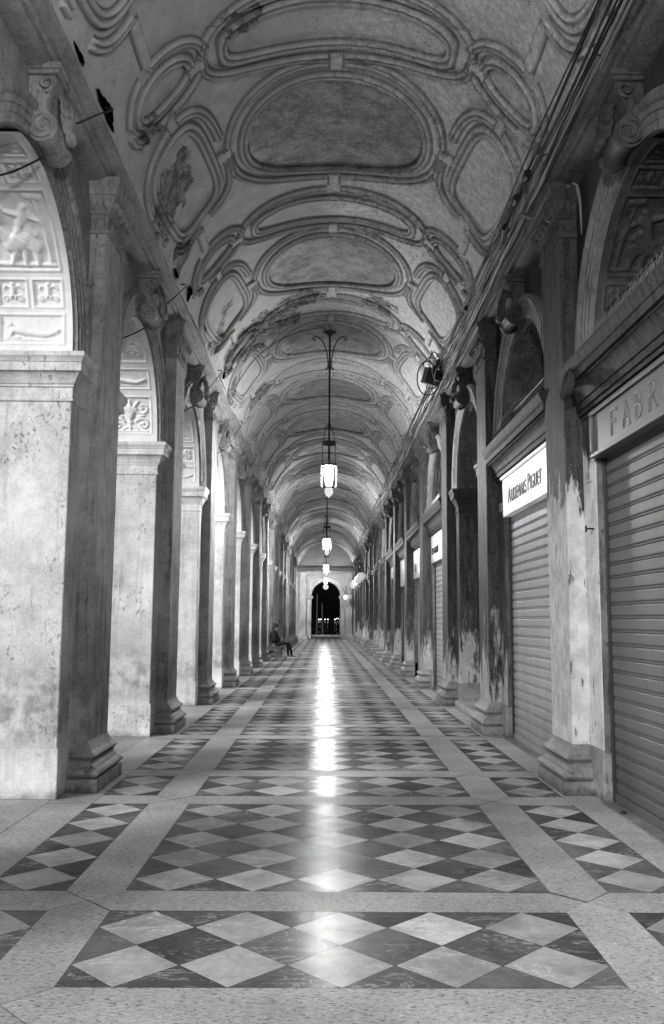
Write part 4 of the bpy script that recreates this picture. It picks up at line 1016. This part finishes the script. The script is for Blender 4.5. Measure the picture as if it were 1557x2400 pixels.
for k in range(0, 12):
    y = yc(k) - P/2
    m = MB(); m.tube([(-1.95, y + .62, 5.74), (-1.90, y + .66, 5.76), (-1.885, y + .62, 5.72), (-1.93, y + .40, 5.55), (-2.03, y + .12, 5.30)], .008, 6)
    tag(m.obj('bent_rod', M['iron'], None, smooth=True), f'bent black iron rod from the left cornice to the keystone, {nth(k)} to the camera', 'rod', 'bent iron rods over the left keystones')
    if k < 4:
        m = MB(); m.tube([(-2.40, y + 1.0 - .08, ZS + .84), (-2.42, y + .60, 4.86), (-2.46, y + .3, 4.80), (-2.55, y - .2, 4.90), (-2.6, y - .7, 4.78)], .009, 6) if 0 else m.tube([(-2.28, y - .02 + .10*(1-q) + .0, 4.985 - .10*math.sin(q*2.2)) if 0 else (-2.26 - .55*q, y + .05, 4.98 - .16*math.sin(q*2.0)) for q in np.linspace(0, 1, 9)], .009, 6)
        tag(m.obj('slack_cable', M['iron'], None, smooth=True), f'short black cable sagging from the left keystone under the arch, {nth(k)} to the camera', 'cable', 'cables sagging under the left arches')
for i, (yl, s0) in enumerate(((17.0, -2.55), (17.0 + 15.81, -2.55))):
    pts = [(vpt(-s)[0]*1 + .0, yl - .55*abs(s/2.55)*0 , vpt(-s)[1]) for s in np.linspace(.05, 2.55, 24)]
    pts = [(p[0]*.985, p[1] - .25*i*0, VZ + (p[2]-VZ)*.985 - .02) for p in pts]
    pts[0] = (-.04, yl, CROWN - .12)
    tag(MB().tube(pts, .008, 5).obj('lamp_cable', M['iron'], None, smooth=True), ['thin black cable from the nearest lantern down the left of the vault', 'thin black cable from the second lantern down the left of the vault'][i], 'cable')
m = MB(); pts = []
for y in np.arange(11.5, 58, .5): pts.append((-1.985 + .02*math.sin(y*2.1), y, 5.72 + .03*math.sin(y*1.3) - .02*math.sin(y*3.7)))
tag(m.tube(pts, .008, 5).obj('cornice_cable', M['iron'], None, smooth=True), 'long black cable lying along the top of the left cornice', 'cable')

# ------------------------------------------------------------------ benches and person
def bench(loc, L, label):
    t = thing('bench', loc, label, 'bench', 'wooden benches along the left side')
    m = MB(); W = .56
    for i in range(4): m.box(-W/2 + i*W/4 + .006, -W/2 + (i+1)*W/4 - .006, -L/2, L/2, .405, .445)
    m.obj('seat', M['wood'], t, bevel=.006)
    MB().box(-W/2 + .02, W/2 - .02, -L/2 + .03, L/2 - .03, .31, .402).obj('apron', M['wood'], t)
    for sx_ in (-1, 1):
        for sy in (-1, 1):
            MB().box(sx_*(W/2-.05) - .03, sx_*(W/2-.05) + .03, sy*(L/2-.07) - .03, sy*(L/2-.07) + .03, 0, .405).obj('leg', M['wood'], t, bevel=.006)
    for sy in (-1, 1): MB().box(-W/2 + .05, W/2 - .05, sy*(L/2-.07) - .018, sy*(L/2-.07) + .018, .10, .17).obj('stretcher', M['wood'], t)
bench((-2.00, 34.75, 0), 1.40, 'dark wooden bench the seated person is on, nearest of the benches')
for i, y in enumerate((46.6, 50.5, 54.4)): bench((-1.98, y, 0), 1.5, f'empty dark wooden bench past the seated person, {["nearest", "middle", "farthest"][i]} of the empty three')

def skin_obj(name, verts, edges, radii, mat, parent, sub=2, root=0):
    me = bpy.data.meshes.new(name); me.from_pydata(verts, edges, []); o = bpy.data.objects.new(name, me); COL.objects.link(o)
    s = o.modifiers.new('skin', 'SKIN'); s.use_smooth_shade = True
    for v, r_ in zip(me.skin_vertices[0].data, radii): v.radius = r_ if isinstance(r_, tuple) else (r_, r_)
    me.skin_vertices[0].data[root].use_root = True
    q_ = o.modifiers.new('sub', 'SUBSURF'); q_.levels = q_.render_levels = sub
    dg = bpy.context.evaluated_depsgraph_get(); dg.update()
    m2 = bpy.data.meshes.new_from_object(o.evaluated_get(dg)); bpy.data.objects.remove(o); bpy.data.meshes.remove(me)
    m2.polygons.foreach_set('use_smooth', [True]*len(m2.polygons)); m2.materials.clear(); m2.name = name
    return mk(name, m2, mat, parent)
def person():
    t = thing('person', (-2.0, 34.72, 0), 'person in a black jacket sitting hunched on the bench, legs out, arms folded', 'person')
    V = []; E = []; R = []
    def v(p, r_, to=None):
        V.append(p); R.append(r_)
        if to is not None: E.append((to, len(V)-1))
        return len(V)-1
    # facing +x ; y is sideways
    pel = v((.02, 0, .55), (.15, .13)); sp = v((-.04, 0, .72), (.15, .13), pel); chst = v((-.06, 0, .92), (.17, .13), sp); nk = v((-.03, 0, 1.06), (.07, .07), chst)
    hd0 = v((.00, 0, 1.12), (.065, .065), nk); hd = v((.02, 0, 1.19), (.085, .095), hd0); hd2 = v((.02, 0, 1.25), (.06, .07), hd)
    for sy in (-1, 1):
        hip = v((.08, sy*.10, .53), .095, pel); kn = v((.56 - .06*(sy > 0), sy*.12, .58), .066, hip); an = v((.66 - .16*(sy > 0), sy*.13, .11), .042, kn)
        ft = v((.70 - .16*(sy > 0), sy*.13, .055), .042, an); toe = v((.83 - .16*(sy > 0), sy*.14, .045), .034, ft)
        sh = v((-.05, sy*.19, .98), .068, chst); el = v((-.02 + .02*sy, sy*.26, .72), .05, sh); wr = v((.19, sy*-.02 + sy*.05, .70 + .03*sy), .034, el)
        pm = v((.24, sy*-.04, .71 + .03*sy), (.03, .02), wr)
        for f, (dy, L) in enumerate(((-.03, .07), (-.012, .08), (.008, .075), (.026, .06))):
            a = v((.26, sy*-.08 + dy*.3, .715 + .03*sy + dy*.6), .0095, pm); b_ = v((.25, sy*(-.08-L), .71 + .03*sy + dy*.6), .008, a)
        th = v((.23, sy*-.03, .75 + .03*sy), .010, pm); v((.225, sy*-.07, .765 + .03*sy), .009, th)
    b = skin_obj('body', V, E, R, M['trouser'], t)
    b.data.materials.clear()
    for q_ in ('trouser', 'coat', 'skin', 'shoe'): b.data.materials.append(M[q_])
    for p in b.data.polygons:
        c = p.center
        if c.z > 1.065 or (c.x > .215 and .63 < c.z < .80): i = 2
        elif c.z > .60 and c.x < .30 : i = 1
        elif c.z < .105 and c.x > .4: i = 3
        else: i = 0
        p.material_index = i
    # jacket shell, collar, hair, soles
    V2 = [(.02, 0, .54), (-.05, 0, .74), (-.065, 0, .94), (-.03, 0, 1.04)]; E2 = [(0,1),(1,2),(2,3)]; R2 = [(.24,.21),(.24,.22),(.25,.215),(.14,.135)]
    for sy in (-1, 1):
        o = len(V2); V2 += [(-.05, sy*.20, .97), (-.02, sy*.28, .71), (.17, sy*.05, .70 + .03*sy)]; R2 += [.10, .085, .06]; E2 += [(2,o),(o,o+1),(o+1,o+2)]
    skin_obj('jacket', V2, E2, R2, M['coat'], t)
    hm = MB(); hm.sphere((-.005, 0, 1.235), (.12, .115, .11), 16, 12); hm.sphere((-.05, 0, 1.15), (.09, .105, .13), 14, 10); hm.sphere((.06, 0, 1.285), (.06, .08, .035), 12, 8)
    hm.obj('hair', M['hair'], t, smooth=True)
    fc = MB(); fc.sphere((.085, 0, 1.185), (.028, .014, .022), 8, 6)
    for sy in (-1, 1): fc.sphere((.02, sy*.088, 1.19), (.018, .01, .028), 8, 6)
    fc.obj('nose_and_ears', M['skin'], t, smooth=True)
    ey = MB()
    for sy in (-1, 1): ey.sphere((.082, sy*.034, 1.21), (.012, .013, .009), 8, 6)
    ey.sphere((.090, 0, 1.145), (.008, .026, .006), 8, 6); ey.obj('eyes_and_mouth', M['hair'], t, smooth=True)
    for sy in (-1, 1):
        dx = -.16*(sy > 0); s_ = MB(); s_.rings([[(x + dx, sy*.13 + w, z) for x, w in ((.60,-.035),(.70,-.045),(.82,-.045),(.89,-.02),(.89,.02),(.82,.045),(.70,.04),(.60,.03))] for z in (.003, .032)])
        so = s_.obj('shoe_sole', M['sole'], t, bevel=.006)
person()

# ------------------------------------------------------------------ outside: mooring poles, far lights
for i, (x, h) in enumerate(((-.85, 3.9), (-.28, 3.0))):
    m = MB(); m.tube([(x, 86, -3), (x + .03, 86, 0), (x + .05 - .1*i, 86, h)], [.09, .08, .07], 10)
    tag(m.obj('mooring_pole', M['pole'], None, smooth=True), ['taller mooring pole in the dark water seen through the portal', 'shorter mooring pole right of the taller one through the portal'][i], 'pole', 'mooring poles')
sh = None
xs = [(-24, 0), (-23.2, 1), (-22, 0), (-21, 0), (-19.4, 1), (-18.6, 0), (-17, 0), (-5, 0), (-4, 0), (-3, 1), (-1.6, 0), (0, 0), (4, 0), (5, 1), (6, 1), (7, 0), (9, 1), (10, 0), (-19, 8), (-20.2, 6), (-17.8, -1.4)]
for i, (x, dz) in enumerate(xs):
    z = 1.2 + dz*1.0; X = x*1.75 + 3
    me_o = None
    if sh is None:
        sh = MB().sphere((0, 0, 0), .55, 8, 6).obj('shore_light', M['shore'], None, smooth=True); o = sh
    else: o = sh.copy(); COL.objects.link(o)
    o.location = (X, 880, z); k_ = rng.uniform(.45, 1.0); o.scale = (k_*1.2, k_, k_)
    tag(o, 'tiny bright lamp on the far shore seen across the water through the portal', 'light', 'lights on the far shore')

# ------------------------------------------------------------------ light
w = bpy.data.worlds.new('World'); S.world = w; w.use_nodes = True; nt = w.node_tree; nt.nodes.clear()
sun_el, sun_az = math.radians(18.0), math.radians(228)
sky = nt.nodes.new('ShaderNodeTexSky'); sky.sky_type = 'NISHITA'; sky.sun_disc = False; sky.sun_elevation = sun_el; sky.sun_rotation = sun_az
bw = nt.nodes.new('ShaderNodeRGBToBW'); bg = nt.nodes.new('ShaderNodeBackground'); wo = nt.nodes.new('ShaderNodeOutputWorld')
nt.links.new(sky.outputs[0], bw.inputs[0]); nt.links.new(bw.outputs[0], bg.inputs[0]); nt.links.new(bg.outputs[0], wo.inputs[0]); bg.inputs[1].default_value = .0006
sd = bpy.data.lights.new('sun', 'SUN'); so = bpy.data.objects.new('sun', sd); COL.objects.link(so)
sd.energy = 4.8; sd.angle = math.radians(26)
# light arrives low from behind and to the left, as from the lamps of the square
d = Vector((math.sin(math.radians(48))*math.cos(sun_el), math.cos(math.radians(48))*math.cos(sun_el), -math.sin(sun_el)))
so.rotation_euler = d.to_track_quat('-Z', 'Y').to_euler()

S.view_settings.view_transform = 'Standard'; S.view_settings.look = 'None'; S.view_settings.exposure = 0
S.render.engine = 'CYCLES'; S.cycles.use_denoising = True; S.cycles.max_bounces = 7; S.cycles.diffuse_bounces = 5; S.cycles.glossy_bounces = 4
S.cycles.sample_clamp_indirect = 6; S.cycles.caustics_reflective = False; S.cycles.caustics_refractive = False; S.cycles.use_light_tree = True
